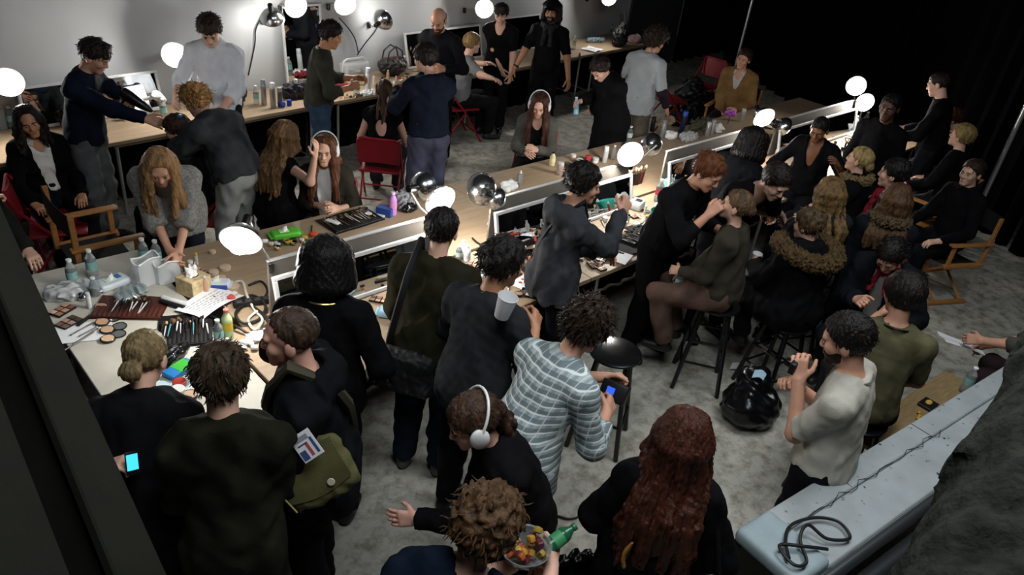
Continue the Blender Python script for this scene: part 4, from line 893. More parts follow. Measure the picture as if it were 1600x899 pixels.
def place(proto, key, loc, rz, label, cat, group=None, rot=None):
    o = proto if not used.get(key) else copy_tree(proto); used[key] = 1
    o.location = tuple(loc); o.rotation_euler = rot if rot else (0, 0, rz); tag(o, label, cat, group); return o
def sitters(spec, proto, key, cat, back=.02):
    for k, lab in spec:
        c = PEOPLE[k]; p = c['tow'](V3(0, -back, 0)); place(proto, key, (p[0], p[1], 0), c['psi'], lab, cat, 'red folding chairs' if key == 'rc' else None)
sitters([('p1', 'red folding chair under the woman in black with pale collar'), ('p5', 'red folding chair under the client having her hair dried'), ('p8', 'red folding chair under the girl with headphones and white shirt'),
         ('p11', 'red folding chair under the girl in the open back top'), ('p14', 'red folding chair under the blond man in the grey t-shirt'), ('p17', 'red folding chair under the girl with headphones and grey cardigan'),
         ], proto_chair, 'rc', 'chair', -.02)
q = at(92, 350, .45); place(proto_chair, 'rc', (q[0], q[1], 0), wdir_sy(92, 350, -95), 'empty red folding chair gripped by the person in the green coat', 'chair', 'red folding chairs')
q = at(1100, 118, .6); place(proto_chair, 'rc', (q[0], q[1], 0), wdir_sy(1100, 118, 150), 'red folding chair piled with dark coats, its back catching the light', 'chair', 'red folding chairs')
q = at(1048, 150, .5); place(proto_chair, 'rc', (q[0], q[1], 0), wdir_sy(1048, 150, -60), 'red folding chair just right of the curly haired man in grey', 'chair', 'red folding chairs')
# bar stools
def bar_stool(h=.72, r=.17):
    t = empty('bar_stool', (0, 0, 0)); bs = M('black_lacquer', '0e0f11', .25)
    MB().lathe([(.02, h-.03), (r-.02, h-.03), (r, h-.02), (r, h-.006), (r-.012, h), (.01, h-.004)], n=32).build('seat', bs, t)
    for k in range(4):
        a = pi/4+k*pi/2; MB().box((0, 0, 0), (.034, .034, .001)).bm.free()
        MB().tube([(math.cos(a)*.24, math.sin(a)*.24, .005), (math.cos(a)*.13, math.sin(a)*.13, h-.03)], .017, 8).build('leg', bs, t)
    for z, rr in ((.22, .213), (.40, .182)):
        for k in range(4):
            a, b = pi/4+k*pi/2, pi/4+(k+1)*pi/2; MB().tube([(math.cos(a)*rr, math.sin(a)*rr, z+.03*(k % 2)), (math.cos(b)*rr, math.sin(b)*rr, z+.03*(k % 2))], .010, 8).build('rung', bs, t)
    return t
pst = bar_stool()
def stool(loc, rz, label, h=.72):
    o = place(pst, 'st', (loc[0], loc[1], 0), rz, label, 'stool', 'black bar stools'); o.scale = (1, 1, h/.72)
for k, h, lab in (('p31', .72, 'black bar stool under the girl in the olive grey sweater'), ('p33', .66, 'black bar stool under the girl with long dark blond hair'), ('p34', .62, 'black bar stool under the woman in the fur hood parka'),
               ('p23', .66, 'black bar stool under the blond girl with tied hair'), ('p26', .62, 'black bar stool under the red haired woman in black'), ('p36', .62, 'black bar stool under the man with the red scarf'), ('p37', .60, 'black bar stool under the man with red and grey collar'), ('p7', .50, 'black bar stool under the woman in the black sleeveless dress'), ('p38', .78, 'black bar stool under the man in the olive t-shirt')):
    c = PEOPLE[k]; p = c['tow'](V3(0, .0, 0)); stool(p, c['psi']+.3, lab, h)
q = at(962, 548, .74); stool(q, .5, 'empty black bar stool with a glossy round seat beside the plaid man', .74)
# director chairs
cw = M('chair_wood', 'b07a42', .45, var=.2, vscale=12, stretch=(1, 1, 8)); canv = M('black_canvas', '141416', .9, bump=.2)
def director_chair():
    t = empty('director_chair', (0, 0, 0))
    for s in (1, -1):
        x = s*.28
        MB().box((x, .0, .655), (.065, .50, .026), None, .01, 2).build('armrest', cw, t)
        MB().box((x, .0, .43), (.045, .46, .04), None, .006).build('seat_rail', cw, t)
        MB().box((x, .19, .545), (.028, .04, .20), None, .005).build('arm_post', cw, t)
        MB().box((x, -.21, .675), (.028, .04, .50), None, .005).build('back_post', cw, t)
        MB().box((x, .0, .02), (.045, .48, .035), None, .006).build('foot_rail', cw, t)
    for y in (.16, -.16):
        for s in (1, -1): MB().tube([(s*.27, y+s*.015, .035), (-s*.27, y+s*.015, .42)], .014, 6).build('leg', cw, t)
    MB().sheet(lambda u, v: (-.28+.56*u, -.2+.4*v, .448-.035*math.sin(u*pi)), 10, 4, .006).build('seat', canv, t)
    MB().sheet(lambda u, v: (-.29+.58*u, -.235-.02*math.sin(u*pi), .76+.17*v), 10, 3, .006).build('backrest', canv, t)
    return t
pd = director_chair()
place(pd, 'dc', (1.36, 5.58, 0), -pi/2, 'empty wooden director chair with black canvas behind the end table', 'chair', 'director chairs')
c = PEOPLE['p28']; place(pd, 'dc', c['loc'], c['psi'], 'wooden director chair under the young man in the black shirt', 'chair', 'director chairs')
c = PEOPLE['p27']; place(pd, 'dc', c['loc'], c['psi'], 'wooden director chair under the blond person at the curtain', 'chair', 'director chairs')
c = PEOPLE['p20']; place(pd, 'dc', c['loc'], c['psi'], 'wooden director chair under the man in the tan cardigan', 'chair', 'director chairs')
c = PEOPLE['p1b']; place(pd, 'dc', c['loc'], c['psi'], 'wooden director chair under the person in the green coat', 'chair', 'director chairs')
c = PEOPLE['p40']; place(pd, 'dc', c['loc'], c['psi'], 'wooden director chair under the person writing notes', 'chair', 'director chairs')
# ------------------------------------------------------------------ foreground
dk = M('dark_olive_steel', '14150f', .8, spec=.1, var=.2, vscale=6, bump=.1)
def beam(pts, w, h, label, name='handrail_beam', up=(0, 0, 1), mat=None, cat='beam'):
    a, b = Vector(pts[0]), Vector(pts[1]); d = (b-a); L = d.length; d.normalize(); s = Vector(up).cross(d).normalized(); n = d.cross(s)
    R = Matrix((d, s, n)).transposed(); t = empty(name, tuple(a)); tag(t, label, cat)
    MB().box(d*L/2, (L, w, h), R, .006).build('web', mat or dk, t)
    for q in (1, -1): MB().box(d*L/2+s*q*(w/2+.006), (L, .022, h+.03), R, .004).build('flange', mat or dk, t)
    return t
def plane_beam(p, q, D0, D1, px, label, **k):
    """a straight member seen from pixel p (distance D0) to pixel q (distance D1)"""
    a, b = atD(p[0], p[1], D0), atD(q[0], q[1], D1); e = b-a; return beam((a-e*.35, b+e*.3), px, .10, label, **k)
view = CM @ np.array([0, 0, -1.0])
plane_beam((-72, 360), (176, 1000), 2.5, 1.7, .175, 'wide dark steel beam crossing the lower left corner', up=(-view[0], -view[1], -view[2]))
plane_beam((-45, 690), (62, 1000), 1.7, 1.45, .03, 'narrow dark steel rail below the wide beam in the lower left corner', up=(-view[0], -view[1], -view[2]), name='handrail')
# ------------------------------------------------------------------ small things
clearp = M('clear_plastic', 'e4eef0', .12, trans=.85, ior=1.2); waterp = M('water_plastic', 'e6f2f2', .12, trans=.8, ior=1.15)
whitep = M('white_plastic', 'e2e3e2', .4); tissue = M('tissue', 'eeeeec', .9); paper = M('paper', 'e6e8ea', .8); blackm = M('black_matte', '121213', .6)
def C_(col, rough=.4, metal=0.0): return M('p_%s_%s_%s' % (col, rough, metal), col, rough, metal)
def put(t, u, v, label, cat, rz=0.0, z=TZ, group=None, rot=None, dz=0.0):
    p = at(u, v, z); t.location = (p[0], p[1], z+dz+.001); t.rotation_euler = rot if rot else (0, 0, rz); tag(t, label, cat, group); return t
def P_bottle(h=.2, r=.032, body=None, lab='84b4ae', capc='e8e8e6', name='water_bottle', liquid=None):
    t = empty(name, (0, 0, 0)); b = body or waterp
    bb = MB().lathe([(r*.8, 0), (r, .006), (r, h*.2), (r*.96, h*.24), (r, h*.28), (r, h*.62), (r*.93, h*.7), (r*.45, h*.86), (r*.40, h*.9), (r*.40, h*.93)], n=18).build('bottle_body', b, t)
    MB().lathe([(r*.46, h*.905), (r*.5, h*.915), (r*.5, h*.99), (r*.44, h)], n=14).build('cap', C_(capc), bb)
    if lab: MB().lathe([(r*1.012, h*.32), (r*1.015, h*.33), (r*1.015, h*.58), (r*1.012, h*.59)], n=18, c0=False, c1=False).build('paper_label', C_(lab, .5), bb)
    return t
def P_can(h=.2, r=.026, col='a9adb0', capc='d9d9d6', metal=.9, name='spray_can', nozzle=False):
    t = empty(name, (0, 0, 0)); 
    MB().lathe([(r*.9, 0), (r, .005), (r, h*.76), (r*.93, h*.8), (r*.7, h*.83)], n=18).build('can_body', C_(col, .3, metal), t)
    if nozzle: MB().lathe([(r*.5, h*.82), (r*.42, h*.9), (r*.2, h), (r*.1, h*1.02)], n=12).build('nozzle', C_(capc), t)
    else: MB().lathe([(r*.95, h*.79), (r*.97, h*.8), (r*.92, h*.98), (r*.8, h)], n=18).build('cap', C_(capc), t)
    return t
def P_compact(r=.038, pan='c9a184', lid=None, case='141414'):
    t = empty('powder_compact', (0, 0, 0))
    MB().lathe([(r*.96, 0), (r, .003), (r, .014), (r*.93, .017), (r*.86, .013), (.002, .013)], n=26).build('case', C_(case, .3), t)
    MB().lathe([(r*.84, .0125), (r*.82, .0155), (.002, .016)], n=24).build('pressed_powder', C_(pan, .8), t)
    if lid is not None:
        c = math.cos(lid); o = Vector((math.cos(lid), math.sin(lid), 0))*r*1.75
        m = MB(); m.lathe([(r*.97, .0), (r, .002), (r, .008), (r*.9, .008), (r*.88, .004)], o, n=24, c0=False, c1=False); m.build('lid_rim', C_(case, .3), t)
        MB().lathe([(r*.9, .002), (r*.9, .005)], o, n=24).build('clear_lid', clearp, t)
    return t
def P_jar(r=.035, h=.035, col='e6e6e2', lid='e6e6e2', name='cream_jar'):
    t = empty(name, (0, 0, 0)); MB().lathe([(r*.9, 0), (r, .004), (r, h*.55), (r*.95, h*.58)], n=22).build('jar_body', C_(col), t)
    MB().lathe([(r*1.03, h*.58), (r*1.05, h*.62), (r*1.05, h*.95), (r*.97, h)], n=22).build('lid', C_(lid), t); return t
def P_palette(w=.12, d=.08, n=(2, 3), cols=('a87860', 'c99a80', '8a5a48', 'd9b49a'), lid=1.9):
    t = empty('eyeshadow_palette', (0, 0, 0)); cs = MB().box((0, 0, .007), (w, d, .014), None, .003).build('case', C_('121212', .25), t); k = 0
    for i in range(n[0]):
        for j in range(n[1]):
            MB().box((-w/2+w*(j+.5)/n[1], -d/2+d*(i+.5)/n[0], .0145), (w/n[1]*.8, d/n[0]*.78, .003), None, .001).build('colour_pan', C_(cols[k % len(cols)], .8), cs); k += 1
    if lid:
        R = Matrix.Rotation(lid, 3, 'X'); MB().box(Vector((0, d/2, .014))+R @ Vector((0, -d/2, .004)), (w, d, .007), R, .002).build('lid', C_('161616', .12), t)
    return t
def P_brush(L=.17, col='15110f', tip='2a1d14', r=.0045, fl=1.0):
    t = empty('make_up_brush', (0, 0, 0)); h = r*1.7
    MB().tube([(-L/2, 0, h), (-L*.3, 0, h), (L*.12, 0, h), (L*.18, 0, h)], [r*.45, r*.8, r, r*.9], 8).build('handle', C_(col, .3), t)
    fe = MB().tube([(L*.17, 0, h), (L*.32, 0, h)], [r*1.0, r*1.25], 8).build('ferrule', C_('c9c9c9', .2, 1.0), t)
    MB().tube([(L*.31, 0, h), (L*.40, 0, h), (L*.48, 0, h), (L*.5, 0, h)], [r*1.2, r*1.7*fl, r*1.3*fl, r*.3], 8).build('bristles', M('bristle_'+tip, tip, .95), fe); return t
def P_pencil(L=.16, col='15151a'):
    t = empty('make_up_pencil', (0, 0, 0)); MB().tube([(-L/2, 0, .005), (L*.42, 0, .005)], .0042, 6).build('barrel', C_(col, .4), t); MB().tube([(L*.42, 0, .005), (L*.5, 0, .005)], [.0042, .0008], 6).build('point', C_('c9a27a', .7), t); return t
def P_sheet(w, d, mat, th=.0015, wave=.004, name='paper_sheet', lines=0, kx=1.3, ph=0.0):
    t = empty(name, (0, 0, 0)); f = lambda u, v: (-w/2+w*u, -d/2+d*v, .003+wave*(1+math.sin(u*5*kx+ph)+.6*math.sin(v*4+u*3+ph))*.5)
    MB().sheet(f, 12, 10, th).build('sheet', mat, t)
    for k in range(lines):
        v = .22+.56*k/max(1, lines-1); r = random.Random(k)
        m = MB(); u = .12
        while u < .85:
            u2 = min(.88, u+r.uniform(.03, .12)); a = Vector(f(u, v)); b = Vector(f(u2, v)); m.box((a+b)/2+Vector((0, 0, .0012)), ((b-a).length, d*.02, .0008)); u = u2+.03
        m.build('print', C_('8a8c92', .8), t)
    return t
def P_roll(w, d, col, n, seed=0, sheetcol=None):
    """unrolled brush roll: cloth with a pocket band"""
    t = empty('brush_roll', (0, 0, 0)); mt = M('leather_'+col, col, .5, var=.2, bump=.2)
    MB().sheet(lambda u, v: (-w/2+w*u, -d/2+d*v, .006+.006*math.sin(u*9+v*3)*(.3+v*.3)+.02*max(0, v-.85)*6*.1), 14, 10, .005).build('cloth', mt, t)
    MB().sheet(lambda u, v: (-w*.48+w*.96*u, -d*.46+d*.42*v, .0165+.005*abs(math.sin(u*n*pi))), n*4, 3, .003).build('pocket', mt, t)
    MB().box((0, -d/2+.012, .013), (w, .012, .008), None, .003).build('hem', mt, t)
    return t
def scatter_brushes(root, w, d, n, seed, label, group, cols=('141210', '1c1c20', '2a1a12', '4a4a4c'), tips=('2a1d14', '6a4a30', '15110f', 'a88a6a'), z=.018, L=(.13, .19)):
    rg = random.Random(seed); R = Matrix.Rotation(root.rotation_euler[2], 3, 'Z')
    for k in range(n):
        b = P_brush(rg.uniform(*L), rg.choice(cols), rg.choice(tips), rg.uniform(.0035, .006), rg.uniform(.8, 1.6))
        x = -w/2+w*(k+.5)/n+rg.uniform(-.004, .004); p = root.location+R @ Vector((x, rg.uniform(-.02, .03)*d*4+d*.02, z))
        b.location = p; b.rotation_euler = (0, 0, root.rotation_euler[2]+pi/2+rg.uniform(-.12, .12)); tag(b, label, 'brush', group)
def P_tissuebox(w=.12, d=.12, h=.12, col='c9b48a'):
    t = empty('tissue_box', (0, 0, 0)); MB().box((0, 0, h/2), (w, d, h), None, .003).build('carton', M('carton_'+col, col, .7, var=.3, vscale=30), t)
    MB().lathe([(.034, h), (.036, h+.001), (.03, h+.0015)], n=20).build('slot', C_('3a3a38', .8), t)
    G = Sdf(); G.cone((-.02, 0, h-.01), (-.035, .01, h+.07), .022, .006, .02); G.cone((.01, 0, h-.01), (.03, -.01, h+.09), .02, .005, .02); G.cone((0, .0, h-.01), (0, .02, h+.06), .022, .008, .02)
    V, Q = G.mesh(.006, noise=wrinkle(.005, .03, 2)); mesh_np('tissue', V, Q, tissue, t); return t
def blob(name, prims, noise, mat, label, cat, res=.008, loc=(0, 0, 0), rz=0, seed=1, wl=.05, group=None):
    G = Sdf()
    for p in prims:
        if len(p) == 2: G.ell(p[0], p[1], None, .03)
        else: G.cone(*p)
    V, Q = G.mesh(res, noise=wrinkle(noise, wl, seed)); V[:, 2] = np.maximum(V[:, 2], .0005)
    o = mesh_np(name, V, Q, mat); o.location = loc; o.rotation_euler = (0, 0, rz); tag(o, label, cat, group); return o
def blob_at(u, v, *a, z=TZ, **k):
    p = at(u, v, z); return blob(*a, loc=(p[0], p[1], z+.001), **k)
def P_wipes(col='5fc23a', w=.2, d=.1):
    t = empty('wipes_pack', (0, 0, 0)); MB().box((0, 0, .025), (w*.86, d, .048), None, .018, 4).build('pouch', C_(col, .35), t)
    for s in (1, -1): MB().box((s*w*.46, 0, .024), (w*.10, d*.92, .006), None, .002).build('crimped_end', C_(col, .35), t)
    MB().box((-.01, 0, .05), (.07, .05, .004), None, .0015).build('opening_flap', C_('d9f0d0', .4), t)
    G = Sdf(); G.cone((-.01, 0, .045), (.01, .01, .085), .022, .006, .02); V, Q = G.mesh(.006, noise=wrinkle(.004, .025, 5)); mesh_np('wipe', V, Q, tissue, t); return t
# ---- end table
for i, (u, v, lab) in enumerate(((116, 449, 'water bottle at the far left corner of the end table'), (146, 433, 'water bottle second from the left on the end table, by the chair arm'), (227, 414, 'water bottle by the left elbow of the blond woman in knitwear'), (247, 417, 'water bottle half hidden behind the clear bag'))):
    put(P_bottle(), u, v, lab, 'bottle', i*.7)
put(P_bottle(.13, .028, lab=None), 150, 462, 'small empty clear bottle beside the white pack on the end table', 'bottle')
put(P_bottle(.2, .031, C_('b9cc9a', .2), 'd8b828', 'd9605a', 'juice_bottle'), 357, 528, 'juice bottle with yellow label on the seam of the end table', 'bottle')
put(P_bottle(.17, .028, lab='7fb0ac'), 343, 538, 'small water bottle just left of the juice bottle', 'bottle')
put(P_bottle(.09, .017, whitep, None, name='lotion_bottle'), 357, 549, 'tiny white lotion bottle before the juice bottle', 'bottle')
put(P_bottle(.13, .02, whitep, None, name='lotion_bottle'), 303, 590, 'slim white lotion bottle beside the tousled brown head', 'bottle')
for (u, v, pan, lid, lab) in ((158, 482, 'a98a76', None, 'topmost powder compact of the curved row on the end table'), (165, 493, 'a8846c', -.2, 'second powder compact from the top of the curved row'), (160, 506, 'c49a78', .25, 'middle powder compact of the curved row'), (168, 518, 'c9a37c', .1, 'fourth powder compact from the top of the curved row'), (169, 532, 'd4b48c', .35, 'lowest powder compact of the curved row')):
    put(P_compact(.04, pan, lid), u, v, lab, 'make-up')
put(P_compact(.043, 'c9a890', None, '2a2a44'), 297, 620, 'powder compact with dark blue rim near the tousled brown head', 'make-up')
put(P_palette(.13, .085), 98, 487, 'open eyeshadow palette with mirrored lid, nearer the table corner', 'make-up', .5)
put(P_palette(.13, .085, (2, 3), ('7a5a4a', 'a8887a', '4a3a34')), 108, 506, 'darker eyeshadow palette just in front of the lidded one', 'make-up', .45)
put(P_palette(.02, .12, (1, 1), ('1a1a1a',), None), 132, 503, 'slim black case above the white sheet of pencils', 'case', -.95)
put(P_sheet(.30, .20, paper, wave=.003), 129, 520, 'white sheet of paper with four pencils lying on it', 'paper', -.35)
for (u, v, rz, L) in ((131, 516, .42, .17), (139, 521, .38, .12), (136, 528, .5, .2), (127, 535, .48, .22)):
    put(P_pencil(L), u, v, 'dark make-up pencil lying on the white sheet at the left table edge', 'pencil', rz, dz=.009, group='pencils on the white sheet')
b = put(P_roll(.40, .26, '4a231a', 14), 205, 482, 'open brown leather brush roll full of brushes', 'brush roll', -.62)
scatter_brushes(b, .22, .2, 12, 3, 'make-up brush lying in the open brown leather brush roll', 'brushes in the brown roll', ('141210', 'c9c9c9', '1c1c20'))
b = put(P_roll(.30, .34, '141414', 12), 290, 517, 'open black brush roll in the middle of the end table', 'brush roll', -.42)
scatter_brushes(b, .26, .28, 14, 5, 'make-up tool lying in the open black brush roll', 'tools in the black roll', ('141210', 'b9b9b9', '2a1a12', '4f8f94', '7a2a24'))
G_ = dict(z=TZ)
blob_at(274, 562, 'cosmetic_pouch', [((-.07, 0, .03), (.07, 0, .035), .035, .035, .03), ((0, .02, .045), (.07, .04, .03))], .006, M('patent_black', '101012', .2), 'shiny black cosmetic pouch near the fair ponytail', 'pouch', rz=.5)
t = empty('snack_pack', (0, 0, 0)); MB().box((0, 0, .016), (.17, .09, .03), None, .01, 3).build('pouch', C_('2f7fc4', .35), t); MB().box((.02, 0, .0305), (.09, .088, .003), None, .001).build('green_panel', C_('3fae3c', .4), t); put(t, 281, 581, 'blue and green pack on the end table below the black pouch', 'pack', .35)
put(P_jar(.034, .03, 'b0382c', 'b0382c'), 281, 603, 'red lidded jar near the ponytail person', 'jar'); put(P_jar(.037, .045), 278, 618, 'white cream jar in front of the red lidded jar', 'jar')
put(P_sheet(.2, .28, C_('c4dbe4', .5), wave=.003, name='paper_sheet'), 262, 622, 'pale blue plastic sheet under the hand of the ponytail person', 'sheet', -.5)
put(P_can(.11, .014, 'e0e2e2', 'c8ccd0', 0, 'cream_tube'), 141, 482, 'small white cream tube standing above the compacts', 'tube')
t = P_wipes('d6dde2', .22, .12); put(t, 176, 447, 'white wipes pack with a blue print at the back of the end table', 'pack', .2)
MB().box((.03, .01, .0495), (.06, .05, .004), None, .001).build('blue_print', C_('2f78b8', .4), t)
blob_at(205, 462, 'foil_pouch', [((0, 0, .02), (.1, .075, .025))], .010, M('pale_foil', 'b5c4c4', .25, .5), 'crumpled pale foil pouch behind the brown brush roll', 'pouch', rz=.3, seed=4)
blob_at(104, 462, 'plastic_bag', [((0, 0, .03), (.11, .08, .045)), ((.08, .03, .025), (.07, .06, .035))], .016, M('white_film', 'd9dcdc', .25, trans=.35), 'crumpled white plastic bag at the left end of the table', 'bag', seed=7)
blob_at(132, 468, 'foil_wrapper', [((0, 0, .02), (.035, .03, .025))], .008, M('foil', 'd4d6d6', .2, 1.0), 'small crumpled silver foil ball on the end table', 'foil', seed=3, wl=.02)
def clear_bag(u, v, w, d, h, label, rz):
    t = empty('clear_bag', (0, 0, 0)); 
    def fn(a, b):
        an = a*2*pi; k = 1-.12*b; r = 1/max(abs(math.cos(an)), abs(math.sin(an)))**.6
        return (math.cos(an)*w/2*k*r, math.sin(an)*d/2*k*r*(1-.25*b), .002+h*b+.012*math.sin(an*3)*b)
    MB().sheet(fn, 28, 6, .002).build('clear_wall', M('vinyl', 'f0f4f6', .2, alpha=.34), t)
    MB().tube([Vector(fn(k/24, 1)) for k in range(24)], .006, 6, True).build('white_rim', whitep, t)
    MB().box((0, 0, .004), (w*.9, d*.8, .004)).build('bottom', whitep, t)
    put(t, u, v, label, 'bag', rz); p = t.location.copy(); rg = random.Random(len(label))
    for k in range(5):
        x, y = rg.uniform(-.3, .3)*w, rg.uniform(-.25, .25)*d; q = P_can(rg.uniform(.06, .12), .015, rg.choice(['1a1a1c', 'd9d4cc', '8a8c90', 'c4b49a']), 'e4e4e4', 0, 'lotion_tube')
        R = Matrix.Rotation(rz, 3, 'Z'); q.location = p+R @ Vector((x, y, .008)); tag(q, 'small tube standing inside the '+label, 'tube', 'tubes in the '+label.split(' on')[0])
clear_bag(232, 438, .2, .14, .16, 'clear vinyl bag with white rim below the reaching hands', .3)
clear_bag(262, 436, .17, .13, .13, 'rounder clear vinyl bag left of the tissue box', .1)
put(P_tissuebox(.15, .15, .12), 304, 456, 'beige tissue box with a white tissue sticking up', 'tissue box', .35)
t = empty('hair_straightener', (0, 0, 0)); MB().box((0, 0, .022), (.20, .035, .03), None, .012, 3).build('white_arm', whitep, t); MB().box((0, -.03, .016), (.18, .03, .026), None, .01, 3).build('black_arm', blackm, t); put(t, 275, 476, 'white and black hair tool lying below the clear bags', 'hair tool', -1.05)
t = P_wipes('c9d4de', .18, .09); put(t, 340, 449, 'white and blue pack lying just behind the printed sheet', 'pack', -.6); MB().box((0, -.045, .022), (.14, .012, .036), None, .004).build('blue_side', C_('2a4f9c', .4), t)
put(P_sheet(.36, .22, paper, wave=.03, lines=6, kx=.6, ph=.5), 329, 476, 'curling printed sheet of paper in the middle of the clutter', 'paper', .42)
t = empty('sponge_ball', (0, 0, 0)); MB().ellip((0, 0, .024), (.026, .026, .024)).build('sponge', M('red_sponge', 'c04a4a', .8), t); put(t, 362, 471, 'round red sponge at the corner of the printed sheet', 'sponge')
for (u, v, r, lab) in ((352, 421, .036, 'flat round cream box at the lamp foot'), (334, 428, .03, 'flat pale powder puff box left of the lamp foot'), (364, 451, .04, 'round cream tin in front of the lamp foot'), (332, 396, .022, 'little cream pot at the far corner beside the lamp'), (346, 437, .028, 'pinkish pot between the two flat round boxes')):
    put(P_jar(r, .022, 'd8c4a8', 'cdb49a'), u, v, lab, 'jar')
for k, (pts, col, r, lab) in enumerate(((((372, 470), (395, 462), (415, 478), (404, 500), (380, 505), (368, 490), (385, 476), (410, 490), (420, 505)), '1a1a1a', .009, 'tangle of black cable beside the first mirror'), (((360, 445), (378, 440), (386, 462), (398, 485), (410, 500), (398, 515), (388, 500), (402, 486)), 'd9d6cc', .008, 'coiled cream white cable beside the first mirror'), (((318, 490), (345, 500), (372, 512), (392, 522), (412, 512), (424, 500)), '161616', .008, 'black cable lying along the seam of the end table'), (((388, 446), (408, 440), (418, 456), (406, 470), (392, 468)), '141414', .008, 'black cable loop below the glowing lamp of the end table'))):
    cord([at(u, v, TZ+.012+.012*(i % 3)) for i, (u, v) in enumerate(pts)], r, lab, col)
t = empty('power_strip', (0, 0, 0)); MB().box((0, 0, .02), (.24, .055, .035), None, .008, 2).build('housing', blackm, t)
for k in range(4): MB().box((-.085+.055*k, 0, .039), (.035, .035, .004), None, .001).build('outlet', C_('3a3a3a'), t)
put(t, 396, 476, 'black power strip among the cables beside the first mirror', 'power strip', -.3)
for k in range(14):
    rg = random.Random(k+50); blob_at(392+rg.uniform(-24, 24), 538+rg.uniform(-9, 12), 'cotton_ball', [((0, 0, .018), (.02*rg.uniform(.8, 1.5), .018, .018*rg.uniform(.8, 1.1)))], .004, tissue, 'white cotton ball in the heap next to the smiling balding man', 'cotton ball', group='cotton balls in the heap', rz=k, seed=k, wl=.02)
blob_at(404, 528, 'tissue_heap', [((0, 0, .012), (.08, .05, .018))], .008, tissue, 'crumpled white tissue under the cotton balls', 'tissue', seed=9, wl=.03)
# ---- far table, first stretch
put(P_wipes('5fc23a', .24, .11), 446, 370, 'bright green wipes pack behind the first mirror', 'pack', -.18)
put(P_jar(.03, .03, 'd8582c', 'd8582c'), 490, 370, 'orange capped jar right of the green wipes pack', 'jar')
blob_at(413, 380, 'powder_puff', [((0, 0, .015), (.03, .02, .015))], .002, tissue, 'white powder puff at the left end of the far table', 'puff')
rg = random.Random(4)
for k in range(12): put(P_jar(.016+.008*rg.random(), .03, rg.choice(['b08a3a', '8a7a4a', '4a6a3a', 'a86a3a']), rg.choice(['c9a84a', '2a2a2a', 'd8d8d0'])), 425+k*4.2+rg.uniform(-5, 5), 390-k*1.0+rg.uniform(-6, 4), 'tiny gold toned pot in the row before the green wipes', 'jar', group='gold pots by the green wipes')
b = put(P_roll(.46, .28, '161616', 16), 548, 345, 'open black brush kit on the far table in front of the girl with headphones', 'brush roll', .06)
scatter_brushes(b, .42, .24, 20, 8, 'make-up brush in the open black kit before the girl with headphones', 'brushes in the far kit', ('141210', 'd9d4cc', '2a1a12', '8a6a3a'))
put(P_compact(.034, 'd9d2c4', None), 576, 340, 'pale round compact in the black brush kit', 'make-up', dz=.02)
t = empty('hand_mirror', (0, 0, 0)); MB().box((0, 0, .008), (.045, .12, .014), None, .006, 2).build('white_case', whitep, t); put(t, 520, 352, 'narrow white case at the left end of the far brush kit', 'case', .4, dz=.02)
t = empty('notebook', (0, 0, 0)); MB().box((0, 0, .008), (.15, .2, .014), None, .002).build('cover', C_('c4c8cc', .5), t); MB().box((.002, 0, .008), (.148, .196, .010)).build('pages', paper, t); put(t, 586, 333, 'pale grey notebook beside the far brush kit', 'notebook', .55)
t = empty('carton', (0, 0, 0)); MB().box((0, 0, .035), (.08, .13, .07), None, .003).build('box', C_('2c4a94', .5), t); put(t, 602, 336, 'blue carton between grey notebook and pink bottle', 'box', .5)
put(P_bottle(.2, .034, C_('c68ad0', .25), 'd68ac0', 'e8c8e8', 'shampoo_bottle'), 613, 336, 'pink and violet bottle on the far table', 'bottle')
blob_at(632, 322, 'plastic_bag', [((0, 0, .05), (.10, .10, .07)), ((.05, .05, .04), (.08, .07, .05))], .018, M('film', 'c9cdd2', .15, trans=.6), 'clear crumpled plastic bag at the edge of the far table', 'bag', seed=12)
blob_at(640, 330, 'black_purse', [((0, 0, .03), (.07, .05, .04))], .008, M('patent_black', '101012', .2), 'small shiny black purse next to the clear crumpled bag', 'purse', seed=2)
put(P_pencil(.16, '1c1c1c'), 487, 360, 'black pencil lying between orange jar and brush kit', 'pencil', 1.0)
# ---- far table, second stretch
blob_at(799, 298, 'hand_towel', [((-.06, 0, .03), (.06, 0, .03), .03, .03, .03), ((-.06, .05, .05), (.06, .05, .05), .03, .03, .03)], .006, M('towel', 'dfe2e2', .95, bump=.5, bscale=200), 'folded white towel on top of the far table by the chrome lamps', 'towel', rz=.2)
put(P_can(.15, .026, 'b9bcc0', 'e0e0de', .8, nozzle=True), 811, 291, 'silver spray bottle beside the folded white towel', 'spray can')
put(P_bottle(.14, .028, C_('d8cc9a', .3), 'e0dcb0', '161616', 'foundation_bottle'), 862, 259, 'small bottle with black cap in front of the girl in the grey cardigan', 'bottle')
put(P_can(.12, .033, 'c9b8b4', 'c8c8c8', .5, 'drink_can'), 874, 272, 'pale drink can in front of the girl in the grey cardigan', 'can'); put(P_jar(.03, .05, '6a5a2a', '3a3a30'), 886, 262, 'small olive jar right of the pale drink can', 'jar')
for (u, v, h, r, col, cp, lab) in ((905, 256, .05, .03, 'e4e4e0', 'e4e4e0', 'white pot on the far table left of the glowing lamp'), (918, 252, .06, .028, 'b03040', 'b03040', 'red pot on the far table left of the glowing lamp'), (930, 254, .05, .03, 'd8dcdc', 'c9cfd0', 'clear white pot right of the red pot'), (895, 250, .06, .026, 'c4a484', 'e4e0da', 'skin coloured pot near the silver spray can')):
    put(P_jar(r, h, col, cp), u, v, lab, 'jar')
put(P_can(.17, .026, 'cfd3d4', 'e8e8e6', .3), 944, 254, 'white spray can close to the glowing lamp', 'spray can'); put(P_bottle(.15, .026, clearp, None), 957, 249, 'clear bottle tucked behind the glowing lamp', 'bottle')
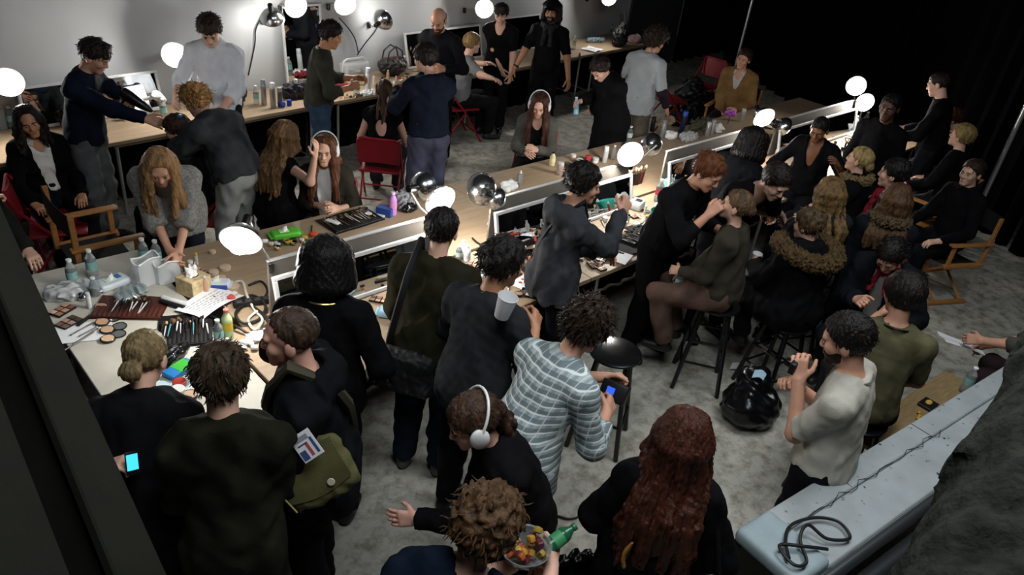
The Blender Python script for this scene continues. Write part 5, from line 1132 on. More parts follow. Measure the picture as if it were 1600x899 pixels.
# ---- far table, third stretch
for (u, v, h, r, col, cp, lab) in ((1034, 214, .2, .03, 'b9bdc0', '8a8d90', 'tall silver can behind the chrome lamps'), (1018, 205, .17, .025, '26282a', '1a1a1a', 'black spray can left of the tall silver can'), (1104, 212, .16, .028, 'c9cdd0', 'e0e0e0', 'silver can at the third mirror, left one of two'), (1111, 210, .17, .028, 'cfd3d6', 'b9bcc0', 'silver can at the third mirror, right one of two'), (1158, 190, .16, .026, 'b4b8bb', 'd0d0d0', 'silver can in front of the tan cardigan')):
    put(P_can(h, r, col, cp, .7), u, v, lab, 'spray can')
put(P_can(.26, .03, '1c2240', '2a4fb4', .1), 1064, 208, 'tall dark blue bottle with bright blue cap on the far table', 'bottle')
put(P_bottle(.18, .03, clearp, 'c4ccd0'), 982, 222, 'clear water bottle above the glow over the raised hand', 'bottle')
blob_at(1120, 206, 'tissue_heap', [((0, 0, .04), (.07, .06, .06))], .014, tissue, 'crumpled white tissues behind the third mirror', 'tissue', seed=3)
blob_at(1075, 218, 'plastic_bag', [((0, 0, .03), (.14, .08, .04))], .016, M('white_film', 'd9dcdc', .25, trans=.35), 'crumpled white plastic bag behind the third mirror', 'bag', seed=5)
blob_at(1048, 216, 'tissue_heap', [((0, 0, .03), (.08, .06, .04))], .012, tissue, 'white tissue heap right of the tall silver can', 'tissue', seed=15)
blob_at(1097, 200, 'scarf', [((-.18, 0, .03), (.18, .05, .03), .05, .05, .03), ((0, .04, .04), (.12, .08, .05))], .018, M('camo', '4a4a38', .9, var=.7, vscale=14), 'crumpled olive patterned scarf in front of the tan cardigan', 'scarf', seed=6)
blob_at(1040, 196, 'hair_piece', [((-.08, 0, .03), (.1, .02, .04), .05, .05, .03)], .014, M('hair_piece', '9a8468', .8, var=.3), 'tan hair piece lying behind the tall silver can', 'hair piece', seed=8)
t = empty('artificial_flower', (0, 0, 0))
for k in range(7):
    a = k*2*pi/7; MB().ellip((math.cos(a)*.04, math.sin(a)*.04, .13+.02*(k % 2)), (.035, .022, .03), Matrix.Rotation(a, 3, 'Z')).build('petal', C_('b85ac8', .6), t)
MB().tube([(0, 0, .0), (.005, 0, .12)], .006, 6).build('stem', C_('4a2a5a', .6), t); put(t, 1137, 194, 'violet flower standing in front of the man in the tan cardigan', 'flower')
# ---- near table, first stretch (between the backs)
b = put(P_roll(.40, .24, '18181a', 12), 570, 437, 'black brush kit on the table between bowl-cut person and olive man', 'brush roll', .2)
scatter_brushes(b, .36, .2, 14, 21, 'make-up brush in the kit between bowl-cut person and olive man', 'brushes in the near kit', ('141210', '8a8c90', '2a1a12'))
blob_at(578, 424, 'foil_ball', [((0, 0, .03), (.045, .035, .03))], .012, M('foil', 'd4d6d6', .2, 1.0), 'crumpled silver foil on the black brush kit', 'foil', seed=5, wl=.03)
t = P_wipes('9cc4d8', .2, .1); put(t, 612, 494, 'blue and white pack on the table left of the olive man', 'pack', -.8); MB().box((.04, 0, .0505), (.07, .09, .003), None, .001).build('white_panel', whitep, t)
put(P_sheet(.21, .29, paper, wave=.004), 482, 452, 'white sheet of paper left of the bowl-cut head', 'paper', .3)
put(P_sheet(.10, .12, paper, wave=.002), 571, 543, 'small white note at the table edge by the black elbow', 'paper', .3)
# ---- near table, second stretch
for (u, v, h, lab) in ((722, 402, .14, 'tall white bottle right of the olive man, left of the pair'), (729, 408, .13, 'tall white bottle right of the olive man, right of the pair')): put(P_bottle(h, .027, whitep, None, name='lotion_bottle'), u, v, lab, 'bottle')
put(P_bottle(.13, .024, clearp, 'b9ccc4'), 716, 408, 'clear bottle beside the two tall white bottles', 'bottle')
put(P_compact(.036, 'c9b49a', .4), 737, 440, 'powder compact at the table edge right of the olive man', 'make-up'); put(P_compact(.03, 'b8927a', None), 708, 415, 'dark compact behind the ear of the olive man', 'make-up')
b = P_brush(.16, '1a1a1a', '1c1512', .009, 2.2); put(b, 733, 428, 'thick black powder brush right of the olive man', 'brush', -.5); b = P_brush(.12, 'dcdcda', 'e4e0da', .008, 1.3); put(b, 742, 434, 'short white brush next to the powder brush', 'brush', -.7)
def P_tray(w, d, h, col='141415'):
    t = empty('make_up_case', (0, 0, 0)); mt = C_(col, .4); MB().box((0, 0, .004), (w, d, .008), None, .002).build('bottom', mt, t)
    for s in (1, -1): MB().box((s*w/2, 0, h/2), (.006, d, h), None, .002).build('side', mt, t); MB().box((0, s*d/2, h/2), (w, .006, h), None, .002).build('side', mt, t)
    for k in range(1, 4): MB().box((-w/2+w*k/4, 0, h*.4), (.003, d*.98, h*.7)).build('divider', mt, t)
    return t
def fill_tray(t, w, d, n, seed, label, group, z=.01):
    rg = random.Random(seed); R = Matrix.Rotation(t.rotation_euler[2], 3, 'Z'); p = t.location
    for k in range(n):
        kind = rg.random(); x, y = rg.uniform(-.44, .44)*w, rg.uniform(-.42, .42)*d
        if kind < .45: o = P_can(rg.uniform(.06, .10), .009, rg.choice(['141416', 'c9c9c6', '3a3a3c', 'b03a3a', 'd8b49a', '6a4a3a']), rg.choice(['d9d9d6', '161616', 'c9a24a', '8a2a3a']), .2, 'lipstick')
        elif kind < .75: o = P_jar(.014+.008*rg.random(), .03, rg.choice(['c9a184', 'd9d4cc', '7a4a3a', '2a2a2c']), rg.choice(['161616', 'dcdcd8', '2a2a2a']))
        else: o = P_bottle(rg.uniform(.07, .1), .013, C_(rg.choice(['c9a184', 'd8c4a8', 'b98a6a']), .3), None, '161616', 'foundation_bottle')
        o.location = p+R @ Vector((x, y, z)); tag(o, label, 'make-up', group)
t = put(P_tray(.42, .26, .06), 815, 372, 'black make-up case packed with small pots before the second mirror', 'case', .05); fill_tray(t, .4, .24, 34, 3, 'little pot or tube in the black case before the second mirror', 'pots in the black case')
t = put(P_tray(.34, .24, .05), 838, 410, 'second black tray of cosmetics behind the charcoal hood', 'case', -.25); fill_tray(t, .32, .22, 26, 4, 'cosmetic item in the tray behind the charcoal hood', 'cosmetics in the second tray')
t = put(P_tray(.30, .22, .05), 783, 398, 'black tray of cosmetics between olive man and black haired man', 'case', .4); fill_tray(t, .28, .2, 18, 6, 'cosmetic item in the tray above the black haired man', 'cosmetics in the third tray')
R90 = None
t = P_sheet(.2, .26, paper, wave=.006, lines=7); put(t, 862, 352, 'printed sheet leaning against the second mirror', 'paper', .1, rot=(1.2, 0, .1), dz=.12)
put(P_sheet(.2, .26, paper, wave=.004, lines=5), 803, 372, 'white card lying across the make-up case', 'paper', .9, dz=.07)
t = P_sheet(.24, .2, paper, wave=.003); put(t, 828, 443, 'white palette sheet with dabs of colour near the raised arm', 'paper', .25)
for (x, y, c_) in ((-.05, .05, 'c04a44'), (.0, .06, 'b8605a'), (.06, -.02, '1c1c1c')): MB().lathe([(.014, .008), (.012, .0095), (.002, .010)], (x, y, 0), n=12).build('colour_dab', C_(c_, .4), t)
put(P_palette(.16, .11, (3, 4), ('8a8c8a', 'b9a898', '5a5a5c', '9a7a6a'), 2.2), 853, 432, 'grey eyeshadow palette left of the charcoal hoodie', 'make-up', .3)
for k, (u, v, rz) in enumerate(((842, 398, .4), (850, 404, -.3), (836, 392, 1.0), (858, 396, .2), (846, 388, -.8))): put(P_can(.10, .010, ('c03a34', 'd8d4cc', 'b0302c', '1c1c1e', 'e0e0de')[k], ('e6e6e4', '161616', 'd0d0cc', 'c9c9c9', 'c03a34')[k], .1, 'lip_gloss'), u, v, ('red lip gloss lying in the tray behind the hood, upper', 'cream tube lying in the tray behind the hood', 'red tube at the back of the clutter behind the hood', 'black tube at the right of the clutter behind the hood', 'white tube with red cap behind the hood')[k], 'make-up', rot=(0, 1.5, rz), dz=.075)
blob_at(775, 352, 'tissue_heap', [((0, 0, .04), (.07, .05, .06))], .014, tissue, 'crumpled white tissue under the chrome lamps', 'tissue', seed=31)
cord([at(u, v, TZ+.012) for u, v in ((738, 372), (752, 382), (772, 376), (790, 384), (770, 392), (748, 388))], .007, 'black lamp cable looping on the table under the chrome lamps')
# right half of the second stretch
t = empty('desk_clock', (0, 0, 0)); MB().box((0, 0, .04), (.13, .11, .08), None, .012, 3).build('housing', whitep, t); MB().box((0, -.01, .081), (.07, .06, .004), None, .002).build('dark_face', C_('2a2c30', .2), t); put(t, 994, 326, 'white boxy device with a dark window beside the raised hand', 'device', .3)
blob_at(938, 330, 'plastic_bag', [((0, 0, .04), (.08, .06, .06))], .014, M('white_film', 'd9dcdc', .25, trans=.35), 'white plastic wrapping in front of the face of the hoodie man', 'bag', seed=41)
t = empty('basket', (0, 0, 0)); tm = C_('1f8a80', .5); MB().lathe([(.06, 0), (.085, .09), (.088, .09), (.088, .086), (.065, .004), (.0, .004)], n=24, c1=False).build('teal_basket', tm, t); put(t, 1029, 345, 'teal green basket stuffed with tissues beside the copper haired man', 'basket')
blob_at(1031, 334, 'tissue_heap', [((0, 0, .06), (.06, .05, .05)), ((.03, 0, .08), (.04, .03, .04))], .012, tissue, 'white tissues bulging out of the teal basket', 'tissue', seed=42)
put(P_tissuebox(.13, .13, .12, '7fb0aa'), 1046, 300, 'pale teal tissue box behind the bottle with the red label', 'tissue box', .2)
put(P_bottle(.22, .036, clearp, 'b0303c'), 1027, 315, 'clear bottle with a red label by the teal tissue box', 'bottle')
t = empty('brush_holder', (0, 0, 0)); MB().box((0, 0, .07), (.30, .05, .14), None, .006).build('black_holder', blackm, t); put(t, 985, 290, 'black upright brush holder leaning at the mirror below the glow', 'brush holder', .0); p = t.location.copy(); rg = random.Random(2)
for k in range(16):
    b = P_brush(rg.uniform(.14, .2), rg.choice(['141210', '2a1a12', '7a1c1c']), rg.choice(['2a1d14', '6a4a30', 'c9b49a']), .005, 1.5); b.location = p+Vector((-.14+.0187*k, -.035, .10)); b.rotation_euler = (rg.uniform(-.1, .1), -1.45, 0); tag(b, 'brush standing in the upright holder below the glow', 'brush', 'brushes in the upright holder')
t = empty('brush_holder', (0, 0, 0)); MB().lathe([(.04, 0), (.045, .11), (.041, .11), (.037, .006), (0, .006)], n=20, c1=False).build('cup', blackm, t); put(t, 1076, 275, 'black cup of brushes left of the dark coat at the mirror', 'brush holder'); p = t.location.copy()
for k in range(12):
    a = k*.6; b = P_brush(rg.uniform(.15, .2), rg.choice(['141210', 'c9c9c6', '8a6a3a']), rg.choice(['2a1d14', '6a4a30', 'd9c9b0']), .005, 1.6); b.location = p+Vector((math.cos(a)*.022, math.sin(a)*.022, .1)); b.rotation_euler = (0, -1.35, a); tag(b, 'brush standing in the black cup near the copper haired man', 'brush', 'brushes in the black cup')
put(P_sheet(.42, .28, M('black_towel', '17171a', .95, bump=.4, bscale=200), .006, .012, 'black_towel'), 975, 385, 'black towel spread at the table edge right of the hoodie man', 'towel', .05)
put(P_sheet(.40, .26, M('black_towel', '17171a', .95, bump=.4, bscale=200), .006, .012, 'black_towel'), 1018, 360, 'second black towel under the white clips', 'towel', -.1)
put(P_sheet(.19, .26, paper, wave=.004), 958, 402, 'white paper at the table edge beside the hoodie pocket', 'paper', .35, dz=.014)
b = put(P_roll(.22, .16, '101011', 8), 990, 376, 'small black tool roll on the black towel', 'brush roll', .1, dz=.016)
scatter_brushes(b, .2, .14, 8, 33, 'black tool in the small roll on the black towel', 'tools in the small roll', ('141210', '2a2a2c'), z=.02)
for k, (u, v, rz) in enumerate(((1003, 348, .4), (1010, 356, -.4), (998, 343, 1.2), (1014, 362, .1))): 
    t = empty('hair_clip', (0, 0, 0)); MB().box((0, .004, .008), (.09, .006, .008), None, .002).build('upper_jaw', whitep, t); MB().box((0, -.006, .006), (.09, .006, .008), None, .002).build('lower_jaw', whitep, t); MB().tube([(-.03, -.006, .008), (-.045, .012, .012)], .004, 6).build('spring_handle', whitep, t)
    put(t, u, v, 'white hair clip on the black towel left of the teal basket', 'hair clip', rz, dz=.018, group='white hair clips')
t = empty('scissors', (0, 0, 0)); 
for s in (1, -1): MB().tube([(.02*s+.022*math.cos(a)*1.0, -.03+.02*math.sin(a), .006) for a in np.linspace(0, 2*pi, 14)[:-1]], .004, 6, True).build('finger_ring', blackm, t); MB().box((-.012*s*.3, .035, .006+.003*s), (.008, .09, .003), Matrix.Rotation(.15*s, 3, 'Z')).build('blade', C_('c9c9c9', .2, 1.0), t)
put(t, 1010, 377, 'small scissors with black rings on the bare wood edge', 'scissors', .6)
# ---- near table, right stretch
for (u, v, h, col, cp, lab) in ((1218, 232, .12, '1c1c1e', '8a8c90', 'black bottle beside the neck of the v-neck artist'), (1226, 238, .10, '2a2a2c', 'd8d8d4', 'black bottle with pale cap beside the v-neck artist'), (1240, 226, .13, '141416', '1c1c1c', 'plain black bottle at the fourth mirror'), (1212, 246, .09, 'c9b49a', 'e4dccc', 'cream coloured bottle beside the v-neck artist')):
    put(P_can(h, .022, col, cp, .1, 'cosmetic_bottle'), u, v, lab, 'bottle')
t = put(P_tray(.36, .2, .06), 1232, 214, 'black case of brushes in front of the fourth mirror', 'case', .05); fill_tray(t, .34, .18, 20, 9, 'cosmetic item in the black case at the fourth mirror', 'cosmetics at the fourth mirror')
put(P_sheet(.2, .28, paper, wave=.01), 1316, 207, 'white paper on the table right of the v-neck artist', 'paper', .3); put(P_sheet(.18, .24, C_('c9a184', .8), wave=.01), 1205, 252, 'skin toned paper on the table left of the v-neck artist', 'paper', .2)
put(P_bottle(.2, .032), 1332, 205, 'water bottle below the two glowing lamps, left', 'bottle'); put(P_bottle(.2, .032, clearp, 'b9c4c4'), 1349, 198, 'water bottle below the two glowing lamps, right', 'bottle')
blob_at(1342, 207, 'plastic_bag', [((0, 0, .05), (.1, .08, .07))], .018, M('white_film', 'd9dcdc', .25, trans=.35), 'crumpled plastic bag below the two glowing lamps', 'bag', seed=51)
t = empty('desk_lamp_base', (0, 0, 0)); MB().tube([(0, 0, 0), (.02, 0, .38)], .012, 8).build('post', alu, t); MB().lathe([(.06, 0), (.06, .012), (.012, .02)], n=20).build('foot', alu, t); put(t, 1337, 200, 'aluminium post standing under the two glowing lamps', 'stand')
# ---- wall table
for (u, v, h, r, col, cp, me, lab) in ((413, 164, .27, .028, 'a4a8ab', '8a8d90', .9, 'tallest silver spray can in the row on the wall table'), (427, 168, .26, .028, 'b0b3b5', 'e0e0de', .9, 'silver spray can with white cap in the row'), (438, 166, .2, .026, '8a8d90', 'a4a4a4', .9, 'shortest silver spray can, right end of the row'), (463, 155, .22, .02, '3a4468', 'd0d4d8', .3, 'slim bottle with pointed silver cap by the black bag'), (73, 186, .26, .03, '8e9296', 'e6e6e4', .7, 'grey spray can with white cap behind the seated woman in black')):
    put(P_can(h, r, col, cp, me), u, v, lab, 'spray can')
put(P_bottle(.2, .03), 401, 163, 'water bottle at the left end of the spray can row', 'bottle'); put(P_bottle(.2, .032), 257, 186, 'water bottle between the hair dryer man and the blond head', 'bottle'); put(P_bottle(.2, .032), 20, 200, 'water bottle at the far left of the wall table', 'bottle')
t = P_can(.07, .028, '22389c', '22389c', .1, 'plastic_beaker'); put(t, 436, 166, 'blue cap lying on its side before the spray cans', 'cap', rot=(1.57, 0, .4), dz=.03); put(P_jar(.026, .06, '2440a8', '2440a8', 'plastic_beaker'), 452, 165, 'upright blue cap beside the lying one', 'cap')
put(P_can(.11, .03, 'e4e4ea', '2a3a9c', .1, 'drink_can'), 198, 188, 'white and blue can behind the sleeve of the navy jacket', 'can')
blob_at(368, 160, 'bag', [((0, 0, .1), (.13, .09, .12))], .012, blackm, 'black bag standing beside the man in the white shirt', 'bag', seed=61)
blob_at(466, 152, 'hand_bag', [((-.1, 0, .07), (.14, .0, .08), .08, .08, .04), ((0, 0, .12), (.16, .07, .05))], .012, M('bag_black', '17161c', .5), 'dark soft bag left of the man in olive grey', 'bag', seed=62)
t = empty('vinyl_case', (0, 0, 0)); vn = M('vinyl', 'f0f4f6', .2, alpha=.34)
MB().box((0, 0, .10), (.36, .16, .20), None, .03, 3).build('clear_case', vn, t); MB().tube([(-.17, 0, .21), (-.12, 0, .235), (.12, 0, .235), (.17, 0, .21)], .012, 8).build('white_zip', whitep, t); MB().tube([(-.17, 0, .02), (-.18, 0, .12), (-.17, 0, .21)], .010, 8).build('white_edge', whitep, t)
put(t, 554, 122, 'clear vinyl case with white zip on the wall table', 'case', AB); p = t.location.copy(); rg = random.Random(12)
for k in range(9): o = P_can(rg.uniform(.07, .13), .018, rg.choice(['3a3a34', '6a6a5a', '9a9a8c', '2a2a2a']), 'c9c9c4', .1, 'lotion_tube'); o.location = p+Vector((-.13+.033*k, rg.uniform(-.04, .04), .012)); tag(o, 'small tube inside the clear vinyl case on the wall table', 'tube', 'tubes in the vinyl case')
t = empty('tote_bag', (0, 0, 0)); G = Sdf(); G.ell((0, 0, .10), (.19, .11, .11), None, .03); G.cone((-.14, 0, .14), (.14, 0, .14), .07, .07, .05); V, Q = G.mesh(.009, noise=wrinkle(.008, .06, 66)); V[:, 2] = np.maximum(V[:, 2], .001); mesh_np('bag_body', V, Q, M('bag_brown', '2a2425', .5), t)
for s in (.05, -.05): MB().tube([(-.13, s, .19), (-.10, s, .30), (0, s, .36), (.10, s, .30), (.13, s, .19)], .009, 8).build('handle', blackm, t)
MB().ellip((0, 0, .20), (.12, .05, .025)).build('red_lining', C_('4a1c22', .7), t); put(t, 613, 117, 'big dark handbag with arched handles on the wall table', 'bag', AB)
put(P_bottle(.22, .034), 557, 150, 'water bottle in front of the clear vinyl case', 'bottle'); put(P_can(.30, .03, 'dfe3e6', 'c4c8cc', .1), 575, 147, 'tall white spray can right of the water bottle', 'spray can')
blob_at(535, 140, 'red_cloth', [((0, 0, .03), (.12, .08, .04))], .016, M('red_cloth', '7c1c28', .8), 'crumpled red cloth under the forearm of the man in olive grey', 'cloth', seed=64)
blob_at(575, 148, 'tissue_heap', [((0, 0, .02), (.1, .06, .03))], .012, tissue, 'white tissues at the table edge by the tall white spray can', 'tissue', seed=65)
for k in range(8): rg = random.Random(k+80); b = P_brush(rg.uniform(.14, .19), rg.choice(['141210', 'c9a27a', 'd9d9d6']), '6a4a30', .006, 1.4); put(b, 536+k*4, 154-k*.6, 'brush lying at the table edge by the man in olive grey', 'brush', rg.uniform(-.6, 1.2), group='brushes by the man in olive grey')
put(P_bottle(.2, .032), 631, 112, 'water bottle between handbag and bearded man, right one', 'bottle'); put(P_can(.18, .027, 'c9cdd0', 'e4e4e2', .6), 621, 113, 'white capped can between handbag and bearded man', 'spray can')
put(P_bottle(.2, .032), 915, 48, 'water bottle in front of the low mirror at the right', 'bottle'); put(P_bottle(.2, .032, clearp, 'c4d0d0'), 953, 50, 'water bottle left of the black pointed bag', 'bottle'); put(P_bottle(.2, .032, lab='d9e0e0'), 896, 77, 'water bottle nearest the table edge by the man with the cap', 'bottle')
put(P_bottle(.07, .016, C_('8a2a6a', .3), None, '161616', 'nail_polish'), 905, 90, 'tiny nail polish bottle at the table edge', 'bottle')
blob_at(930, 66, 'cloth_bag', [((-.14, .02, .03), (.14, -.02, .03), .04, .04, .03)], .01, C_('7f9aa4', .6), 'pale blue soft pouch beside the white paper', 'pouch', seed=71)
put(P_sheet(.3, .26, paper, wave=.02, lines=4), 925, 78, 'curling white paper beside the pale blue pouch', 'paper', .3)
blob_at(966, 72, 'tote_bag', [((0, 0, .14), (.14, .10, .16)), ((.03, 0, .28), (.06, .04, .08))], .018, blackm, 'black pointed bag at the right end of the wall table', 'bag', seed=72)
t = empty('magazine', (0, 0, 0)); MB().box((0, 0, .008), (.16, .22, .012), None, .002).build('cover', C_('b9bcc0', .4), t); put(t, 972, 55, 'grey magazine sticking out of the black pointed bag', 'magazine', rot=(1.2, .3, .5), dz=.28)
blob_at(990, 66, 'plastic_bag', [((0, 0, .05), (.14, .08, .06))], .02, M('pinkfilm', 'c9a4a8', .3, trans=.3), 'crumpled pinkish bag right of the black pointed bag', 'bag', seed=73)
# dryer & papers at the left mirror
def hair_dryer(col, col2):
    t = empty('hair_dryer', (0, 0, 0)); a = C_(col, .35)
    MB().lathe([(.030, -.09), (.044, -.08), (.046, -.02), (.040, .05), (.034, .10), (.030, .11)], (0, 0, 0), (1, 0, 0), 20).build('barrel', a, t)
    MB().lathe([(.031, .10), (.028, .13), (.012, .175), (.010, .175)], (0, 0, 0), (1, 0, 0), 16).build('nozzle', C_(col2, .4), t)
    MB().lathe([(.032, -.092), (.028, -.098), (.004, -.099)], (0, 0, 0), (-1, 0, 0), 16).build('rear_grille', C_(col2, .5), t)
    MB().tube([(-.03, 0, -.03), (-.035, 0, -.10), (-.045, 0, -.17)], [.020, .018, .015], 10).build('grip', a, t); return t
t = hair_dryer('e0e2e4', '3a3a3c'); put(t, 248, 152, 'white hair dryer propped against the low wall mirror', 'hair dryer', rot=(1.2, .6, .8), z=.94)
for k, (u, v, rz) in enumerate(((205, 148, .2), (215, 158, .7), (232, 168, .3))): put(P_sheet(.21, .29, paper, wave=.01), u, v, ('paper leaning at the wall mirror, upper left', 'paper leaning at the wall mirror beside the dryer', 'paper on the wall table under the dryer')[k], 'paper', rot=((1.1, 0, AB), (1.1, 0, AB+.1), (0, 0, rz))[k], z=(.92, .90, TZ)[k])
for k in range(10): rg = random.Random(k+90); put(P_jar(.02+.01*rg.random(), .04, rg.choice(['c9cdd0', '8a8c90', '4a4a4c']), 'd9d9d6'), 95+rg.uniform(-10, 38), 205+rg.uniform(-10, 12), 'small silver pot behind the seated woman in black', 'jar', group='silver pots at the left wall mirror')
blob_at(112, 195, 'wig', [((0, 0, .07), (.10, .09, .08))], .014, M('hair_2a2019', '2a2019', .5), 'dark wig lying behind the seated woman in black', 'wig', seed=95, wl=.03)
# ---- held things
def held(t, p, label, cat, rot): t.location = tuple(p); t.rotation_euler = rot; return tag(t, label, cat)
def grip(k, s): c = PEOPLE[k]; return c['tow'](c['hands'][s][3]), c['psi']
p, a = grip('p2', -1); t = hair_dryer('121213', '1c1c1e'); held(t, p+V3(.02, -.02, .06), 'black hair dryer in the hand of the navy jacket man', 'hair dryer', (0, .55, -pi/4))
p, a = grip('p18', 1); held(P_bottle(.19, .03, C_('9cc8dc', .2), '4fa4c8'), p+V3(.02, -.02, -.09), 'pale blue bottle in the hand of the bending black coat', 'bottle', (0, .2, a))
p, a = grip('p31', 1); held(P_bottle(.2, .032), p+V3(-.03, -.03, -.06), 'water bottle in the lap of the girl in the olive sweater', 'bottle', (0, .15, a))
def cup(): 
    t = empty('paper_cup', (0, 0, 0)); MB().lathe([(.027, 0), (.028, .002), (.038, .092), (.040, .094), (.038, .097), (.036, .092), (.026, .006), (.001, .006)], n=24, c1=False).build('cup_wall', M('cup_white', 'e4e4e6', .6), t); return t
p, a = grip('p34', -1); held(cup(), p+V3(-.0, .0, -.03), 'white paper cup in the hand of the fur hood woman', 'cup', (0, 0, 0))
q = atD(785, 481, np.linalg.norm(PEOPLE['p43']['tow'](PEOPLE['p43']['N'])-EYE)-.22); held(cup(), q-V3(0, 0, .05), 'white paper cup beside the shoulder of the black haired man', 'cup', (.15, .1, 0)).scale = (1.25,)*3
def camera_body(w=.1, h=.06, d=.03, big=False):
    t = empty('camera', (0, 0, 0)); MB().box((0, 0, 0), (w, d, h), None, .006, 2).build('camera_body', C_('1a1a1c', .4), t)
    MB().lathe([(.5*h*.8, 0), (.5*h*.8, .02), (.5*h*.7, .03 if not big else .09), (.5*h*.5, .031 if not big else .091)], (0, d/2, 0), (0, 1, 0), 20).build('lens', C_('101010', .2), t)
    MB().box((-w*.1, -d/2-.001, .002), (w*(.3 if big else .6), .002, h*(.35 if big else .7)), None, .0005).build('screen', M('lcd_blue', '2a58e0', .3, emit=1.2) if big else C_('2a2c30', .15), t); return t
p, a = grip('p39', 1); p2, _ = grip('p39', -1); held(camera_body(), (p+p2)/2+V3(0, 0, .03), 'small dark camera held by the man in the light grey t-shirt', 'camera', (0, 0, a))
p, a = grip('p42', 1); p2, _ = grip('p42', -1); held(camera_body(.14, .10, .06, True), (p+p2)/2+V3(0, 0, .0), 'black camera with a blue lit screen held by the plaid shirt man', 'camera', (-.5, 0, a+.3))
p, a = grip('p48', -1); t = empty('mobile_phone', (0, 0, 0)); MB().box((0, 0, 0), (.06, .008, .11), None, .003, 2).build('phone_body', C_('161618', .3), t); MB().box((0, -.0045, .005), (.05, .001, .075)).build('screen', M('lcd_cyan', '38b4f0', .3, emit=1.6), t)
t.scale = (.8,)*3; held(t, p-ray(184, 746)*.03+V3(.01, -.01, .02), 'mobile phone with a glowing blue screen in the lower left', 'phone', (-.5, .2, wdir_sy(184, 746, 10)))
p, a = grip('p40', 1); t = P_sheet(.21, .29, paper, wave=.012); q = at(1500, 538, p[2]+.01); held(t, q, 'white note paper under the pencil of the striped shirt', 'paper', (.15, .2, .6))
t = P_pencil(.15, '3a1c1c'); held(t, p+V3(0, 0, .03), 'pencil held over the note paper', 'pencil', (0, -1.0, a))
p, a = grip('p51', 1); p2, _ = grip('p51', -1); t = empty('fruit_bowl', (0, 0, 0)); MB().lathe([(.05, 0), (.08, .03), (.095, .07), (.098, .071), (.092, .068), (.076, .032), (.048, .005), (.001, .005)], n=28, c1=False).build('clear_bowl', M('clear_plastic', 'e4eef0', .12), t)
bp = at(818, 872, 1.2); held(t, bp, 'clear bowl of cut fruit at the bottom edge', 'bowl', (0, 0, 0)); rg = random.Random(1)
for k in range(22):
    rr, an = .06*math.sqrt(rg.random()), rg.uniform(0, 6.28); o = MB().box((0, 0, 0), (.03, .026, .024), None, .006, 2).build('fruit_piece', C_(['b88a34', '6a2430', 'a8542a', 'a88a3a', '5a2430'][k % 5], .35)); o.location = bp+V3(math.cos(an)*rr, math.sin(an)*rr, .035+.035*(k // 9)); o.rotation_euler = (rg.random()*3, rg.random()*3, rg.random()*3); tag(o, 'piece of cut fruit in the clear bowl', 'fruit', 'cut fruit in the bowl')
q = at(848, 862, 1.2); t = P_bottle(.16, .03, C_('1f5a3a', .2), '3a8a58', '2a6a44'); held(t, q, 'green bottle right of the fruit bowl', 'bottle', (.4, 1.2, .3))
# ---- bags on people and floor
c = PEOPLE['p47']
t = empty('messenger_bag', (0, 0, 0)); kh = M('khaki_canvas', '55522f', .85, var=.2, vscale=10, bump=.3, bscale=200)
G = Sdf(); G.cone((-.13, 0, -.10), (.13, 0, -.10), .055, .055, .03); G.cone((-.14, 0, .10), (.14, 0, .10), .045, .045, .03); G.ell((0, 0, 0), (.19, .06, .15), None, .04)
for x in (-.07, .07): G.ell((x, 0, 0), (.10, .058, .15), None, .03)
V, Q = G.mesh(.009, noise=wrinkle(.006, .08, 77)); mesh_np('bag_body', V, Q, kh, t)
MB().sheet(lambda u, v: (-.165+.33*u, -.062-.012*math.sin(v*pi)-.004*math.sin(u*7), .145-.22*v-.03*math.sin(u*pi)*v), 14, 8, .006).build('flap', kh, t)
MB().lathe([(.017, 0), (.02, .003), (.017, .006), (.004, .006)], (.06, -.078, -.06), (0, -1, 0), 20).build('round_emblem', C_('b8b49a', .4), t)
MB().tube([(-.19, -.06, .14), (-.185, -.075, 0), (-.16, -.078, -.12)], .005, 6).build('piping', C_('8a8448', .7), t)
q = atD(494, 738, np.linalg.norm(c['tow'](c['P'])-EYE)-.34); t.location = tuple(q); t.rotation_euler = (-.45, -.50, wdir_sy(500, 735, 4)); t.scale = (.8, .7, .8); tag(t, 'khaki canvas messenger bag with a round emblem at the hip of the smiling man', 'bag')
t = empty('badge', (0, 0, 0)); MB().box((0, 0, 0), (.085, .003, .115), None, .001).build('card', C_('d9dadc', .4), t)
for x, z, w, h, c_ in ((-.025, -.03, .025, .04, '3c4a78'), (.004, -.015, .012, .06, 'a84a52'), (.0, .035, .05, .02, '8a8c94'), (.028, -.01, .010, .07, '3a4a80'), (-.01, .012, .04, .006, '4a4c58')): MB().box((x, -.002, z), (w, .001, h)).build('print', C_(c_, .5), t)
q = atD(479, 697, np.linalg.norm(c['tow'](c['P'])-EYE)-.50); t.location = tuple(q); t.rotation_euler = (-.5, -.55, wdir_sy(479, 697, 8)); tag(t, 'white badge with red and blue print hanging above the khaki bag', 'badge')
c = PEOPLE['p41']; q = c['tow'](c['P']+V3(.26, -.06, .0)); t = empty('shoulder_bag', tuple(q), c['psi']+.25); G = Sdf(); G.ell((0, 0, -.02), (.09, .17, .15), None, .03); G.cone((0, -.11, -.12), (0, .11, -.12), .07, .07, .04); V, Q = G.mesh(.01, noise=wrinkle(.006, .08, 88)); mesh_np('bag_body', V, Q, M('patent_black2', '0e0e10', .35), t)
sh = c['tow'](c['SH'][1]); Rb = Matrix.Rotation(-(c['psi']+.25), 3, 'Z'); l1 = Rb @ Vector(sh+V3(0, 0, .07)-q)
